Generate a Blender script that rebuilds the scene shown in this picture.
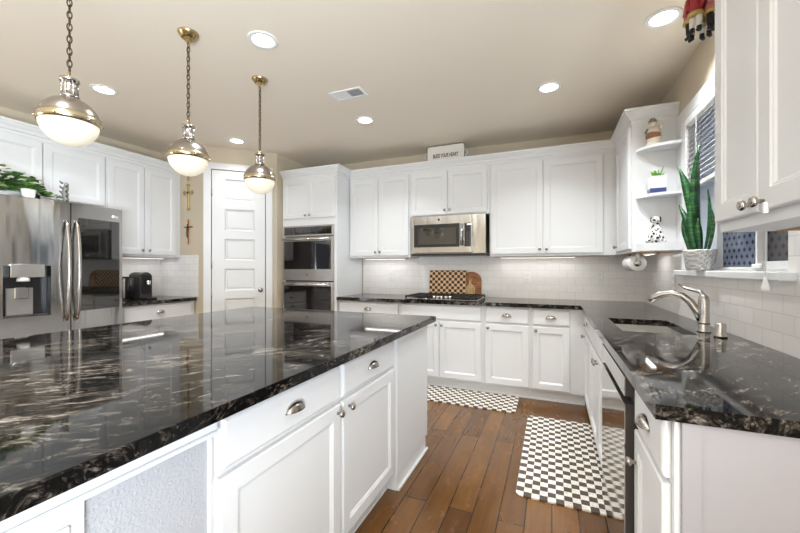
import bpy, bmesh, math, random
from mathutils import Vector, Matrix
random.seed(7)
PI = math.pi
scene = bpy.context.scene
for o in list(bpy.data.objects):
    bpy.data.objects.remove(o)

# ------------------------------------------------------------------ camera, world, big lights, exposure
cam_d = bpy.data.cameras.new('camera')
cam = bpy.data.objects.new('camera', cam_d)
scene.collection.objects.link(cam)
cam.location = (0, 0, 1.25)
cam.rotation_euler = (PI / 2, 0, math.radians(22.7))
cam_d.sensor_width = 36
cam_d.lens = 363 / 800 * 36
cam_d.shift_y = 1.5 / 800
cam_d.clip_start = 0.02
scene.camera = cam

world = bpy.data.worlds.new('sky')
scene.world = world
world.use_nodes = True
bg = world.node_tree.nodes['Background']
bg.inputs[0].default_value = (0.62, 0.74, 1.0, 1)
bg.inputs[1].default_value = 0.9


def area_light(name, loc, rot, sx, sy, energy, color=(1, 1, 1), shape='RECTANGLE', spread=PI, parent=None):
    d = bpy.data.lights.new(name, 'AREA')
    d.shape = shape
    d.size = sx
    if shape in ('RECTANGLE', 'ELLIPSE'):
        d.size_y = sy
    d.energy = energy
    d.color = color
    d.spread = spread
    o = bpy.data.objects.new(name, d)
    scene.collection.objects.link(o)
    o.location = loc
    o.rotation_euler = rot
    if parent:
        o.parent = parent
    return o


# lamp added to brighten the ceiling through an invented right-wall window behind the photographer
area_light('added_daylight', (1.30, -1.60, .85), (0, PI / 2 + math.radians(66), math.radians(-8)), 1.5, 2.2, 360, (0.78, 0.89, 1.0))
# a second lamp added outside another invented window, in the left-hand wall
area_light('added_daylight', (-5.05, -1.75, .70), (0, -PI / 2 - math.radians(50), 0), 1.7, 2.0, 60, (0.82, 0.91, 1.0))
vs = scene.view_settings
vs.view_transform = 'Standard'
vs.look = 'None'
vs.gamma = 1
vs.use_curve_mapping = False
vs.exposure = 0.66
DOWNLIGHT_W = 6.8
PENDANT_E = 0.32
UNDER_W = 0.38

# ------------------------------------------------------------------ materials
def srgb(r, g, b):
    def f(c):
        c /= 255
        return c / 12.92 if c <= 0.04045 else ((c + 0.055) / 1.055) ** 2.4
    return (f(r), f(g), f(b), 1)


def mat(name, col, rough=0.5, metal=0.0, ior=1.5, **kw):
    m = bpy.data.materials.new(name)
    m.use_nodes = True
    b = m.node_tree.nodes['Principled BSDF']
    b.inputs['Base Color'].default_value = col
    b.inputs['Roughness'].default_value = rough
    b.inputs['Metallic'].default_value = metal
    b.inputs['IOR'].default_value = ior
    for k, v in kw.items():
        b.inputs[k.replace('_', ' ')].default_value = v
    return m


class NT:
    """small node-tree helper around one material"""
    def __init__(s, m):
        s.m = m
        s.t = m.node_tree
        s.b = s.t.nodes['Principled BSDF']

    def n(s, typ, **kw):
        nd = s.t.nodes.new(typ)
        for k, v in kw.items():
            setattr(nd, k, v)
        return nd

    def l(s, a, b):
        s.t.links.new(a, b)

    def coord(s, scale=(1, 1, 1), rot=(0, 0, 0), loc=(0, 0, 0)):
        c = s.n('ShaderNodeTexCoord')
        mp = s.n('ShaderNodeMapping')
        mp.inputs['Scale'].default_value = scale
        mp.inputs['Rotation'].default_value = rot
        mp.inputs['Location'].default_value = loc
        s.l(c.outputs['Object'], mp.inputs[0])
        return mp.outputs[0]

    def noise(s, vec, scale, detail=4, rough=0.55, dist=0.0):
        nd = s.n('ShaderNodeTexNoise')
        nd.inputs['Scale'].default_value = scale
        nd.inputs['Detail'].default_value = detail
        nd.inputs['Roughness'].default_value = rough
        nd.inputs['Distortion'].default_value = dist
        s.l(vec, nd.inputs['Vector'])
        return nd.outputs['Fac']

    def ramp(s, fac, stops, interp='LINEAR'):
        r = s.n('ShaderNodeValToRGB')
        cr = r.color_ramp
        cr.interpolation = interp
        while len(cr.elements) < len(stops):
            cr.elements.new(0.5)
        for e, (p, c) in zip(cr.elements, stops):
            e.position = p
            e.color = c
        s.l(fac, r.inputs[0])
        return r.outputs[0]

    def mix(s, fac, a, b, mode='MIX'):
        mx = s.n('ShaderNodeMix', data_type='RGBA', blend_type=mode)
        if isinstance(fac, float):
            mx.inputs[0].default_value = fac
        else:
            s.l(fac, mx.inputs[0])
        for sock, v in ((mx.inputs[6], a), (mx.inputs[7], b)):
            if isinstance(v, tuple):
                sock.default_value = v
            else:
                s.l(v, sock)
        return mx.outputs[2]

    def math(s, op, a, b=None):
        nd = s.n('ShaderNodeMath', operation=op)
        for sock, v in zip(nd.inputs, (a, b)):
            if v is None:
                continue
            if isinstance(v, (int, float)):
                sock.default_value = v
            else:
                s.l(v, sock)
        return nd.outputs[0]

    def color(s, out):
        s.l(out, s.b.inputs['Base Color'])

    def bump(s, h, strength=0.2, dist=0.01):
        bp = s.n('ShaderNodeBump')
        bp.inputs['Strength'].default_value = strength
        bp.inputs['Distance'].default_value = dist
        s.l(h, bp.inputs['Height'])
        s.l(bp.outputs[0], s.b.inputs['Normal'])


M = {}
M['white'] = mat('white_cabinet_paint', srgb(227, 227, 227), 0.36)
M['trimwhite'] = mat('white_trim_paint', srgb(228, 228, 227), 0.4)
M['nickel'] = mat('brushed_nickel', (0.47, 0.44, 0.41, 1), 0.24, 1)
M['domenickel'] = mat('brushed_bronze_nickel', (0.36, 0.32, 0.28, 1), 0.26, 1)
M['chrome'] = mat('polished_steel', (0.72, 0.71, 0.69, 1), 0.12, 1)
M['black'] = mat('black_plastic', (0.012, 0.012, 0.013, 1), 0.3)
M['iron'] = mat('cast_iron', (0.012, 0.011, 0.011, 1), 0.45)
M['dark'] = mat('dark_recess', (0.01, 0.01, 0.01, 1), 0.6)
M['brass'] = mat('aged_brass', (0.52, 0.40, 0.19, 1), 0.24, 1)
M['bronze'] = mat('dark_bronze_chain', (0.10, 0.065, 0.04, 1), 0.35, 1)
M['plastic'] = mat('white_plastic', srgb(238, 237, 234), 0.35)
M['socket'] = mat('socket_slots', srgb(120, 118, 115), 0.5)
M['dglass'] = mat('dark_tinted_glass', (0.012, 0.010, 0.009, 1), 0.04, 0, 1.9)
M['fglass'] = mat('mirror_tinted_glass', (0.010, 0.009, 0.008, 1), 0.03, 0, 2.0)
M['ceramic'] = mat('white_ceramic', srgb(240, 239, 236), 0.2)
M['paper'] = mat('paper_towel', srgb(244, 243, 240), 0.9)
M['rawwood'] = mat('raw_plywood', srgb(196, 150, 98), 0.6)
M['blueband'] = mat('blue_glaze', srgb(70, 80, 130), 0.3)
M['greyplastic'] = mat('graphite_plastic', (0.10, 0.095, 0.09, 1), 0.3, 0.6)
M['cream'] = mat('cream_paint', srgb(214, 203, 184), 0.6)
M['brownpaint'] = mat('brown_paint', srgb(138, 92, 58), 0.6)
M['greyish'] = mat('grey_carving', srgb(120, 118, 112), 0.6)
M['red'] = mat('red_cloth', srgb(160, 45, 48), 0.7)
M['pink'] = mat('faded_rose_cloth', srgb(196, 120, 118), 0.8)
M['gold'] = mat('gold_cloth', srgb(196, 165, 95), 0.45, 0.3)
M['skin'] = mat('painted_face', srgb(222, 180, 150), 0.6)
M['blackcloth'] = mat('black_cloth', srgb(30, 28, 28), 0.7)
M['whitecloth'] = mat('white_cloth', srgb(228, 222, 210), 0.8)
M['soil'] = mat('potting_soil', srgb(50, 38, 28), 0.95)
M['signblack'] = mat('black_lettering', srgb(30, 30, 30), 0.6)
M['enamel'] = mat('white_enamel', srgb(226, 222, 214), 0.35)
M['blind'] = mat('white_blind', srgb(238, 238, 236), 0.5)
M['duct'] = mat('dark_duct', srgb(70, 66, 60), 0.7)


def emit(name, col, strength):
    m = bpy.data.materials.new(name)
    m.use_nodes = True
    b = m.node_tree.nodes['Principled BSDF']
    b.inputs['Base Color'].default_value = (0.6, 0.57, 0.49, 1)
    b.inputs['Emission Color'].default_value = col
    b.inputs['Emission Strength'].default_value = strength
    b.inputs['Roughness'].default_value = 0.3
    return m


M['lens'] = emit('lit_downlight_lens', (1, 0.96, 0.9, 1), 6.0)
M['globe'] = emit('lit_opal_glass', (1.0, 0.90, 0.66, 1), PENDANT_E)
M['led'] = emit('lit_led_strip', (1, 0.95, 0.88, 1), 2.5)
M['display'] = emit('lit_display', (0.6, 0.8, 1, 1), 0.6)

# wall / ceiling paint
for key, col in (('wall', srgb(203, 190, 168)), ('ceil', srgb(243, 231, 213))):
    M[key] = mat(key + '_paint', col, 0.85)
    t = NT(M[key])
    t.bump(t.noise(t.coord(), 180, 2), 0.06, 0.004)
M['greypanel'] = mat('grey_end_panel', srgb(166, 161, 163), 0.6)  # one flat grey, darker than the white cabinet paint
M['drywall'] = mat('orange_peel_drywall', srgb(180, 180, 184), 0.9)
t = NT(M['drywall'])
t.bump(t.noise(t.coord(), 150, 3), 0.55, 0.006)

# brushed stainless steel
M['steel'] = mat('stainless_steel', (0.48, 0.475, 0.47, 1), 0.2, 1)
t = NT(M['steel'])
v = t.noise(t.coord((1.5, 1.5, 220)), 3, 3)
r = t.n('ShaderNodeMapRange')
r.inputs['To Min'].default_value = 0.11
r.inputs['To Max'].default_value = 0.20
t.l(v, r.inputs[0])
t.l(r.outputs[0], t.b.inputs['Roughness'])
t.bump(t.noise(t.coord((7, 7, 1.1)), 1, 2, 0.5), 0.55, 0.02)
M['ovensteel'] = mat('satin_oven_steel', (0.50, 0.475, 0.45, 1), 0.36, 1)
M['mirrorsteel'] = mat('polished_door_steel', (0.46, 0.44, 0.41, 1), 0.07, 1)
M['graphite'] = mat('dark_door_edge', (0.06, 0.052, 0.046, 1), 0.35, 0.3)

# black granite with pale flowing veins
M['granite'] = mat('black_granite', (0.01, 0.01, 0.01, 1), 0.045, 0, 1.30)
t = NT(M['granite'])
base = t.coord((1, 1, 1), (0, 0, math.radians(-52)))
wob = t.n('ShaderNodeTexNoise')
wob.inputs['Scale'].default_value = 2.2
wob.inputs['Detail'].default_value = 4
t.l(base, wob.inputs['Vector'])
vm = t.n('ShaderNodeVectorMath', operation='MULTIPLY_ADD')
t.l(wob.outputs['Color'], vm.inputs[0])
vm.inputs[1].default_value = (0.36, 0.26, 0.3)
t.l(base, vm.inputs[2])
st = t.n('ShaderNodeMapping')
st.inputs['Scale'].default_value = (8.5, 30, 30)
t.l(vm.outputs[0], st.inputs[0])
n1 = t.noise(st.outputs[0], 1.0, 10, 0.72, 0.5)
n2 = t.noise(st.outputs[0], 3.2, 8, 0.75, 0.8)
big = t.noise(vm.outputs[0], 2.6, 3, 0.5)
f = t.math('ADD', t.math('MULTIPLY', n1, 0.55), t.math('MULTIPLY', n2, 0.45))
f = t.math('ADD', f, t.math('MULTIPLY', t.math('SUBTRACT', big, 0.5), 0.20))
colr = t.ramp(f, [(0.0, (0.0012, 0.0012, 0.0012, 1)), (0.485, (0.003, 0.003, 0.003, 1)),
                  (0.535, (0.045, 0.036, 0.028, 1)), (0.60, (0.21, 0.185, 0.160, 1)), (0.70, (0.58, 0.55, 0.52, 1))])
t.color(colr)

# wooden plank floor, boards run along y
M['floor'] = mat('brown_plank_floor', (0.1, 0.05, 0.03, 1), 0.28, 0, 1.6)
t = NT(M['floor'])
co = t.coord((1, 1, 1), (0, 0, PI / 2))
br = t.n('ShaderNodeTexBrick')
br.offset = 0.37
br.inputs['Scale'].default_value = 1
br.inputs['Brick Width'].default_value = 1.35
br.inputs['Row Height'].default_value = 0.124
br.inputs['Mortar Size'].default_value = 0.003
br.inputs['Mortar Smooth'].default_value = 0.3
br.inputs['Color1'].default_value = srgb(126, 84, 36)
br.inputs['Color2'].default_value = srgb(98, 62, 24)
br.inputs['Mortar'].default_value = srgb(30, 18, 12)
t.l(co, br.inputs['Vector'])
g1 = t.noise(t.coord((38, 2.2, 1)), 1, 6, 0.65, 0.8)
g2 = t.noise(t.coord((6, 3, 1)), 1, 3, 0.6)
gr = t.ramp(g1, [(0.3, (0.74, 0.72, 0.70, 1)), (0.7, (1.14, 1.14, 1.12, 1))])
gb = t.ramp(g2, [(0.3, (0.84, 0.83, 0.82, 1)), (0.7, (1.12, 1.12, 1.12, 1))])
t.color(t.mix(1.0, t.mix(1.0, br.outputs['Color'], gr, 'MULTIPLY'), gb, 'MULTIPLY'))
rr = t.ramp(g2, [(0.3, (0.15, 0.15, 0.15, 1)), (0.7, (0.27, 0.34, 0.34, 1))])
t.l(rr, t.b.inputs['Roughness'])
hh = t.math('ADD', t.math('MULTIPLY', br.outputs['Fac'], -1.0), t.math('MULTIPLY', g2, 0.6))
t.bump(hh, 0.25, 0.004)


def tile_material(name, axis):
    """glossy white subway tile; axis = horizontal axis of the wall"""
    m = mat(name, srgb(238, 236, 233), 0.22)
    t = NT(m)
    c = t.n('ShaderNodeTexCoord')
    sep = t.n('ShaderNodeSeparateXYZ')
    t.l(c.outputs['Object'], sep.inputs[0])
    cmb = t.n('ShaderNodeCombineXYZ')
    t.l(sep.outputs[axis], cmb.inputs[0])
    t.l(t.math('SUBTRACT', sep.outputs[2], 0.915), cmb.inputs[1])
    br = t.n('ShaderNodeTexBrick')
    br.inputs['Scale'].default_value = 1
    br.inputs['Brick Width'].default_value = 0.1525
    br.inputs['Row Height'].default_value = 0.0762
    br.inputs['Mortar Size'].default_value = 0.0022
    br.inputs['Mortar Smooth'].default_value = 0.25
    br.inputs['Color1'].default_value = srgb(240, 237, 234)
    br.inputs['Color2'].default_value = srgb(236, 232, 229)
    br.inputs['Mortar'].default_value = srgb(220, 215, 210)
    t.l(cmb.outputs[0], br.inputs['Vector'])
    t.color(br.outputs['Color'])
    t.bump(t.math('MULTIPLY', br.outputs['Fac'],  -1.0), 0.3, 0.002)
    return m


M['tile_x'] = tile_material('subway_tile_back', 0)
M['tile_y'] = tile_material('subway_tile_side', 1)


def check_material(name, ca, cb, sx, sy, off=(0, 0), noise=0.25, axes=(0, 1)):
    m = mat(name, ca, 0.85)
    t = NT(m)
    c = t.n('ShaderNodeTexCoord')
    sep = t.n('ShaderNodeSeparateXYZ')
    t.l(c.outputs['Object'], sep.inputs[0])
    ix = t.math('FLOOR', t.math('MULTIPLY', t.math('ADD', sep.outputs[axes[0]], 10.0 + off[0]), 1 / sx))
    iy = t.math('FLOOR', t.math('MULTIPLY', t.math('ADD', sep.outputs[axes[1]], 10.0 + off[1]), 1 / sy))
    k = t.math('MODULO', t.math('ADD', ix, iy), 2.0)
    col = t.mix(k, ca, cb)
    nz = t.noise(t.coord(), 55, 4, 0.7)
    nz = t.ramp(nz, [(0.3, (1 - noise, 1 - noise, 1 - noise, 1)), (0.7, (1 + noise, 1 + noise, 1 + noise, 1))])
    t.color(t.mix(1.0, col, nz, 'MULTIPLY'))
    return m


M['rug'] = check_material('checked_mat', srgb(232, 224, 212), srgb(84, 72, 64), 0.041, 0.044, noise=0.28)
M['chessboard'] = check_material('checked_wood', srgb(232, 190, 142), srgb(48, 16, 10), 0.0335, 0.0335, axes=(0, 2), noise=0.12)
M['chessboard'].node_tree.nodes['Principled BSDF'].inputs['Roughness'].default_value = 0.4


def wood(name, c1, c2, scale):
    m = mat(name, c1, 0.45)
    t = NT(m)
    t.color(t.ramp(t.noise(t.coord(scale), 1, 5, 0.6, 1.2), [(0.35, c1), (0.65, c2)]))
    return m


M['acacia'] = wood('acacia_wood', srgb(186, 118, 60), srgb(110, 60, 28), (8, 8, 40))
M['palewood'] = wood('pale_olive_wood', srgb(208, 176, 128), srgb(166, 126, 80), (40, 10, 9))

M['leaf'] = mat('ivy_leaf', srgb(70, 106, 56), 0.45)
M['leafdark'] = mat('dark_ivy_leaf', srgb(38, 58, 36), 0.45)
M['leafpale'] = mat('pale_edged_leaf', srgb(150, 168, 120), 0.45)
M['leaflime'] = mat('lime_leaf', srgb(110, 160, 60), 0.4)
M['leafplum'] = mat('grey_plum_leaf', srgb(110, 98, 96), 0.5)
M['snake'] = mat('snake_plant_leaf', srgb(40, 84, 46), 0.35)
t = NT(M['snake'])
t.color(t.ramp(t.noise(t.coord((9, 9, 70)), 1, 3, 0.6, 1.0), [(0.35, srgb(14, 48, 30)), (0.5, srgb(30, 84, 44)), (0.70, srgb(84, 140, 66))]))
M['dalmatian'] = mat('spotted_white', srgb(240, 238, 234), 0.3)
t = NT(M['dalmatian'])
vo = t.n('ShaderNodeTexVoronoi')
vo.inputs['Scale'].default_value = 42
t.l(t.coord(), vo.inputs['Vector'])
t.color(t.ramp(vo.outputs['Distance'], [(0.0, srgb(24, 22, 22)), (0.40, srgb(24, 22, 22)), (0.43, srgb(240, 238, 234))]))
M['lattice'] = mat('lattice_ceramic', srgb(226, 224, 220), 0.35)
t = NT(M['lattice'])
c = t.n('ShaderNodeTexCoord')
sep = t.n('ShaderNodeSeparateXYZ')
t.l(c.outputs['Object'], sep.inputs[0])
hor = t.math('ADD', sep.outputs[0], sep.outputs[1])
a1 = t.math('ABSOLUTE', t.math('SINE', t.math('MULTIPLY', t.math('ADD', hor, sep.outputs[2]), 110)))
a2 = t.math('ABSOLUTE', t.math('SINE', t.math('MULTIPLY', t.math('SUBTRACT', hor, sep.outputs[2]), 110)))
hgt = t.math('MINIMUM', a1, a2)
t.bump(hgt, 1.0, 0.006)
t.color(t.ramp(hgt, [(0.0, srgb(236, 234, 230)), (0.35, srgb(236, 234, 230)), (0.6, srgb(204, 201, 197))]))


def film_material(name, base, motif):
    """patterned privacy film on glass: rows of small lozenge motifs, outside light comes through"""
    m = mat(name, base, 0.12)
    t = NT(m)
    c = t.n('ShaderNodeTexCoord')
    sep = t.n('ShaderNodeSeparateXYZ')
    t.l(c.outputs['Object'], sep.inputs[0])
    row = t.math('FLOOR', t.math('MULTIPLY', sep.outputs[2], 1 / 0.034))
    sh = t.math('MULTIPLY', t.math('MODULO', row, 2.0), 0.028)
    u = t.math('SUBTRACT', t.math('FRACT', t.math('MULTIPLY', t.math('ADD', t.math('ADD', sep.outputs[1], 10.0), sh), 1 / 0.056)), 0.5)
    w = t.math('SUBTRACT', t.math('FRACT', t.math('MULTIPLY', sep.outputs[2], 1 / 0.034)), 0.5)
    d = t.math('ADD', t.math('MULTIPLY', t.math('ABSOLUTE', u), 1.3), t.math('ABSOLUTE', w))
    col = t.ramp(d, [(0.0, motif), (0.34, motif), (0.40, base)])
    t.color(col)
    tr = t.n('ShaderNodeBsdfTranslucent')
    t.l(col, tr.inputs[0])
    mx = t.n('ShaderNodeMixShader')
    mx.inputs[0].default_value = 0.45
    t.l(t.b.outputs[0], mx.inputs[1])
    t.l(tr.outputs[0], mx.inputs[2])
    t.l(mx.outputs[0], t.t.nodes['Material Output'].inputs[0])
    return m


M['film'] = film_material('patterned_film_blue', srgb(128, 136, 154), srgb(56, 62, 80))
M['frost'] = mat('frosted_pale_glass', srgb(214, 222, 236), 0.3, Transmission_Weight=0.35)
M['filmgrey'] = film_material('patterned_film_grey', srgb(96, 94, 98), srgb(62, 60, 66))


# ------------------------------------------------------------------ mesh builder
class MB:
    def __init__(s):
        s.bm = bmesh.new()

    def _bevel(s, verts, off, seg):
        edges = list({e for vv in verts for e in vv.link_edges})
        bmesh.ops.bevel(s.bm, geom=edges, offset=off, segments=seg, profile=0.5, affect='EDGES', clamp_overlap=True)

    def box(s, x0, y0, z0, x1, y1, z1, bev=0.0, seg=1, mi=0):
        vs_ = [s.bm.verts.new((x, y, z)) for x in (x0, x1) for y in (y0, y1) for z in (z0, z1)]
        idx = ((0, 1, 3, 2), (4, 6, 7, 5), (0, 4, 5, 1), (2, 3, 7, 6), (0, 2, 6, 4), (1, 5, 7, 3))
        for q in idx:
            f_ = s.bm.faces.new([vs_[i] for i in q])
            f_.material_index = mi
        if bev > 0:
            s._bevel(vs_, bev, seg)
        return s

    def prism(s, pts, z0, z1, bev=0.0, seg=1, mi=0, smooth=False):
        """plan polygon (counter-clockwise) extruded in z"""
        a = [s.bm.verts.new((x, y, z0)) for x, y in pts]
        b = [s.bm.verts.new((x, y, z1)) for x, y in pts]
        s.bm.faces.new(a[::-1]).material_index = mi
        s.bm.faces.new(b).material_index = mi
        n = len(pts)
        for i in range(n):
            f_ = s.bm.faces.new((a[i], a[(i + 1) % n], b[(i + 1) % n], b[i]))
            f_.material_index = mi
            f_.smooth = smooth
        if bev > 0:
            s._bevel(a + b, bev, seg)
        return s

    def extrude(s, pts3, vec, mi=0, smooth=False):
        """closed 3-D polygon extruded along a vector"""
        vec = Vector(vec)
        a = [s.bm.verts.new(p) for p in pts3]
        b = [s.bm.verts.new(Vector(p) + vec) for p in pts3]
        s.bm.faces.new(a[::-1]).material_index = mi
        s.bm.faces.new(b).material_index = mi
        n = len(pts3)
        for i in range(n):
            f_ = s.bm.faces.new((a[i], a[(i + 1) % n], b[(i + 1) % n], b[i]))
            f_.material_index = mi
            f_.smooth = smooth
        return s

    def loops(s, loops, cap0=True, cap1=True, mi=0, smooth=False):
        vv = [[s.bm.verts.new(p) for p in lp] for lp in loops]
        n = len(vv[0])
        for a, b in zip(vv, vv[1:]):
            for i in range(n):
                f_ = s.bm.faces.new((a[i], a[(i + 1) % n], b[(i + 1) % n], b[i]))
                f_.smooth = smooth
                f_.material_index = mi
        if cap0:
            s.bm.faces.new(vv[0][::-1]).material_index = mi
        if cap1:
            s.bm.faces.new(vv[-1]).material_index = mi
        return s

    def lathe(s, prof, c=(0, 0, 0), axis='z', seg=32, mi=0, smooth=True, sx=1.0, sy=1.0):
        """profile [(r, h), ...] turned round an axis through c"""
        c = Vector(c)

        def P(r, h, a):
            u, w = r * math.cos(a) * sx, r * math.sin(a) * sy
            if axis == 'z':
                return c + Vector((u, w, h))
            if axis == 'y':
                return c + Vector((u, h, w))
            return c + Vector((h, u, w))
        rings = []
        for r, h in prof:
            if r < 1e-6:
                rings.append([s.bm.verts.new(P(0, h, 0))])
            else:
                rings.append([s.bm.verts.new(P(r, h, 2 * PI * i / seg)) for i in range(seg)])
        for a, b in zip(rings, rings[1:]):
            for i in range(seg):
                j = (i + 1) % seg
                if len(a) == 1 and len(b) == 1:
                    continue
                if len(a) == 1:
                    q = (a[0], b[j], b[i])
                elif len(b) == 1:
                    q = (a[i], a[j], b[0])
                else:
                    q = (a[i], a[j], b[j], b[i])
                f_ = s.bm.faces.new(q)
                f_.smooth = smooth
                f_.material_index = mi
        for rg, flip in ((rings[0], True), (rings[-1], False)):
            if len(rg) > 1:
                s.bm.faces.new(rg[::-1] if flip else rg).material_index = mi
        return s

    def tube(s, pts, rad, seg=10, mi=0, closed=False, flat=1.0, up=(0, 0, 1)):
        """tube along points; rad is a number or one per point; flat squashes along the second frame axis"""
        P = [Vector(p) for p in pts]
        n = len(P)
        R = rad if isinstance(rad, (list, tuple)) else [rad] * n
        rings = []
        prev = None
        for i in range(n):
            if closed:
                d = P[(i + 1) % n] - P[i - 1]
            else:
                d = P[min(i + 1, n - 1)] - P[max(i - 1, 0)]
            d.normalize()
            if prev is None:
                u = Vector(up)
                if abs(u.dot(d)) > 0.95:
                    u = Vector((1, 0, 0)) if abs(d.x) < 0.9 else Vector((0, 1, 0))
                a = d.cross(u).normalized()
            else:
                a = prev - d * prev.dot(d)
                if a.length < 1e-6:
                    a = d.orthogonal()
                a.normalize()
            prev = a
            b = d.cross(a).normalized()
            rings.append([s.bm.verts.new(P[i] + (a * math.cos(2 * PI * k / seg) + b * flat * math.sin(2 * PI * k / seg)) * R[i]) for k in range(seg)])
        m = n if closed else n - 1
        for i in range(m):
            A, B = rings[i], rings[(i + 1) % n]
            for k in range(seg):
                f_ = s.bm.faces.new((A[k], A[(k + 1) % seg], B[(k + 1) % seg], B[k]))
                f_.smooth = True
                f_.material_index = mi
        if not closed:
            s.bm.faces.new(rings[0][::-1]).material_index = mi
            s.bm.faces.new(rings[-1]).material_index = mi
        return s

    def ball(s, c, rx, ry=None, rz=None, seg=16, mi=0, rings=10):
        ry = ry or rx
        rz = rz or rx
        prof = [(math.sin(PI * i / rings), -math.cos(PI * i / rings)) for i in range(rings + 1)]
        n0 = len(s.bm.verts)
        s.lathe([(r if 0 < i < rings else 0, h * rz) for i, (r, h) in enumerate(prof)], c, 'z', seg, mi, True, rx, ry)
        return s

    def build(s, name, mats, parent=None, loc=None, rotz=0.0):
        bmesh.ops.recalc_face_normals(s.bm, faces=s.bm.faces)
        me = bpy.data.meshes.new(name)
        s.bm.to_mesh(me)
        s.bm.free()
        for m in (mats if isinstance(mats, (list, tuple)) else [mats]):
            me.materials.append(M[m] if isinstance(m, str) else m)
        return place(name, me, parent, loc, rotz)


def place(name, me, parent=None, loc=None, rotz=0.0):
    o = bpy.data.objects.new(name, me)
    scene.collection.objects.link(o)
    if parent:
        o.parent = parent
    if loc:
        o.location = loc
    o.rotation_euler = (0, 0, rotz)
    return o


def tag(o, label=None, cat=None, group=None, kind=None):
    for k, v in (('label', label), ('category', cat), ('group', group), ('kind', kind)):
        if v:
            o[k] = v
    return o


def thing(name, label, cat, loc=(0, 0, 0), rotz=0.0, group=None):
    o = bpy.data.objects.new(name, None)
    o.empty_display_size = 0.05
    scene.collection.objects.link(o)
    o.location = loc
    o.rotation_euler = (0, 0, rotz)
    return tag(o, label, cat, group)


def struct(name, mb, m, parent=None):
    o = mb.build(name, m, parent)
    if not parent:
        o['kind'] = 'structure'
    return o


def dup(root, loc, rotz=None, label=None):
    r_ = root.copy()
    scene.collection.objects.link(r_)
    r_.location = loc
    if rotz is not None:
        r_.rotation_euler = (0, 0, rotz)
    if label:
        r_['label'] = label
    for ch in list(root.children):
        c_ = ch.copy()
        scene.collection.objects.link(c_)
        c_.parent = r_
        for g in list(ch.children):
            d_ = g.copy()
            scene.collection.objects.link(d_)
            d_.parent = c_
    return r_


# ------------------------------------------------------------------ the room
XR, YB, XL, YP, CZ = 0.85, 4.245, -4.40, 2.955, 2.65
YN = -3.3                                   # wall behind the photographer
DX0, DY0, DL = -3.674, YP, 0.80             # diagonal pantry wall starts here and runs at 45 degrees
DX1, DY1 = DX0 + DL * math.sqrt(.5), DY0 + DL * math.sqrt(.5)
WY0, WY1, WZ0, WZ1 = 1.872, 2.99, 1.235, 2.25     # window opening in the right wall

struct('floor', MB().box(XL - .15, YN - .15, -.12, XR + .15, YB + .15, 0), 'floor')
struct('ceiling', MB().box(XL - .15, YN - .15, CZ, XR + .15, YB + .15, CZ + .12), 'ceil')
wb = struct('wall_back', MB().box(XL - .15, YB, 0, XR + .15, YB + .15, CZ), 'wall')
MB().box(-2.30, YB - .008, .915, XR - .008, YB, 1.40).build('backsplash', 'tile_x', wb)
w = MB()
w.box(XR, YN - .15, 0, XR + .15, -2.85, CZ).box(XR, -.55, 0, XR + .15, WY0, CZ).box(XR, -2.85, 0, XR + .15, -.55, .40).box(XR, -2.85, 2.30, XR + .15, -.55, CZ).box(XR, WY1, 0, XR + .15, YB, CZ)  # opening behind the camera is added for the lamp outside
w.box(XR, WY0, 0, XR + .15, WY1, WZ0).box(XR, WY0, WZ1, XR + .15, WY1, CZ)
wr = struct('wall_right', w, 'wall')
MB().box(XR - .008, 1.066, .915, XR, WY0, 1.40).box(XR - .008, WY0 - .0, .915, XR, WY1 + .05, WZ0 - .036)\
    .box(XR - .008, WY1 + .05, .915, XR, YB, 1.40).build('backsplash', 'tile_y', wr)
wl = struct('wall_left', MB().box(XL - .15, YN - .15, 0, XL, -2.75, CZ).box(XL - .15, -.75, 0, XL, YB, CZ).box(XL - .15, -2.75, 0, XL, -.75, .40).box(XL - .15, -2.75, 2.30, XL, -.75, CZ), 'wall')  # left opening is added too, for the second lamp
MB().box(XL, 2.18, .915, XL + .008, YP, 1.40).build('backsplash', 'tile_y', wl)
wp = struct('wall_pantry', MB().box(XL, YP, 0, DX0, YP + .12, CZ), 'wall')
MB().box(XL + .008, YP - .008, .915, -3.745, YP, 1.40).build('backsplash', 'tile_x', wp)
# diagonal wall: local frame x along the wall, front at y = 0
DOOR0, DOOR1, DOORZ = .092, .664, 2.38
dw = struct('wall_diagonal', MB().box(0, 0, 0, DOOR0 - .012, .12, CZ).box(DOOR1 + .012, 0, 0, DL, .12, CZ)
            .box(DOOR0 - .012, 0, DOORZ + .012, DOOR1 + .012, .12, CZ), 'wall')
dw.location = (DX0, DY0, 0)
dw.rotation_euler = (0, 0, PI / 4)
struct('wall_alcove', MB().box(DX1 - .10, DY1 + .001, 0, DX1, YB, CZ), 'wall')
struct('wall_near', MB().box(XL, YN - .15, 0, XR, YN, CZ), 'wall')

# pantry door (structure) with casing, hinges and knob
d = bpy.data.objects.new('door_1', None)
scene.collection.objects.link(d)
d.location = (DX0, DY0, 0)
d.rotation_euler = (0, 0, PI / 4)
d['kind'] = 'structure'
slab = MB()
y0d = .006
slab.box(DOOR0, y0d, .008, DOOR1, y0d + .035, DOORZ)
pw0, pw1 = DOOR0 + .13, DOOR1 - .115
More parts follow.
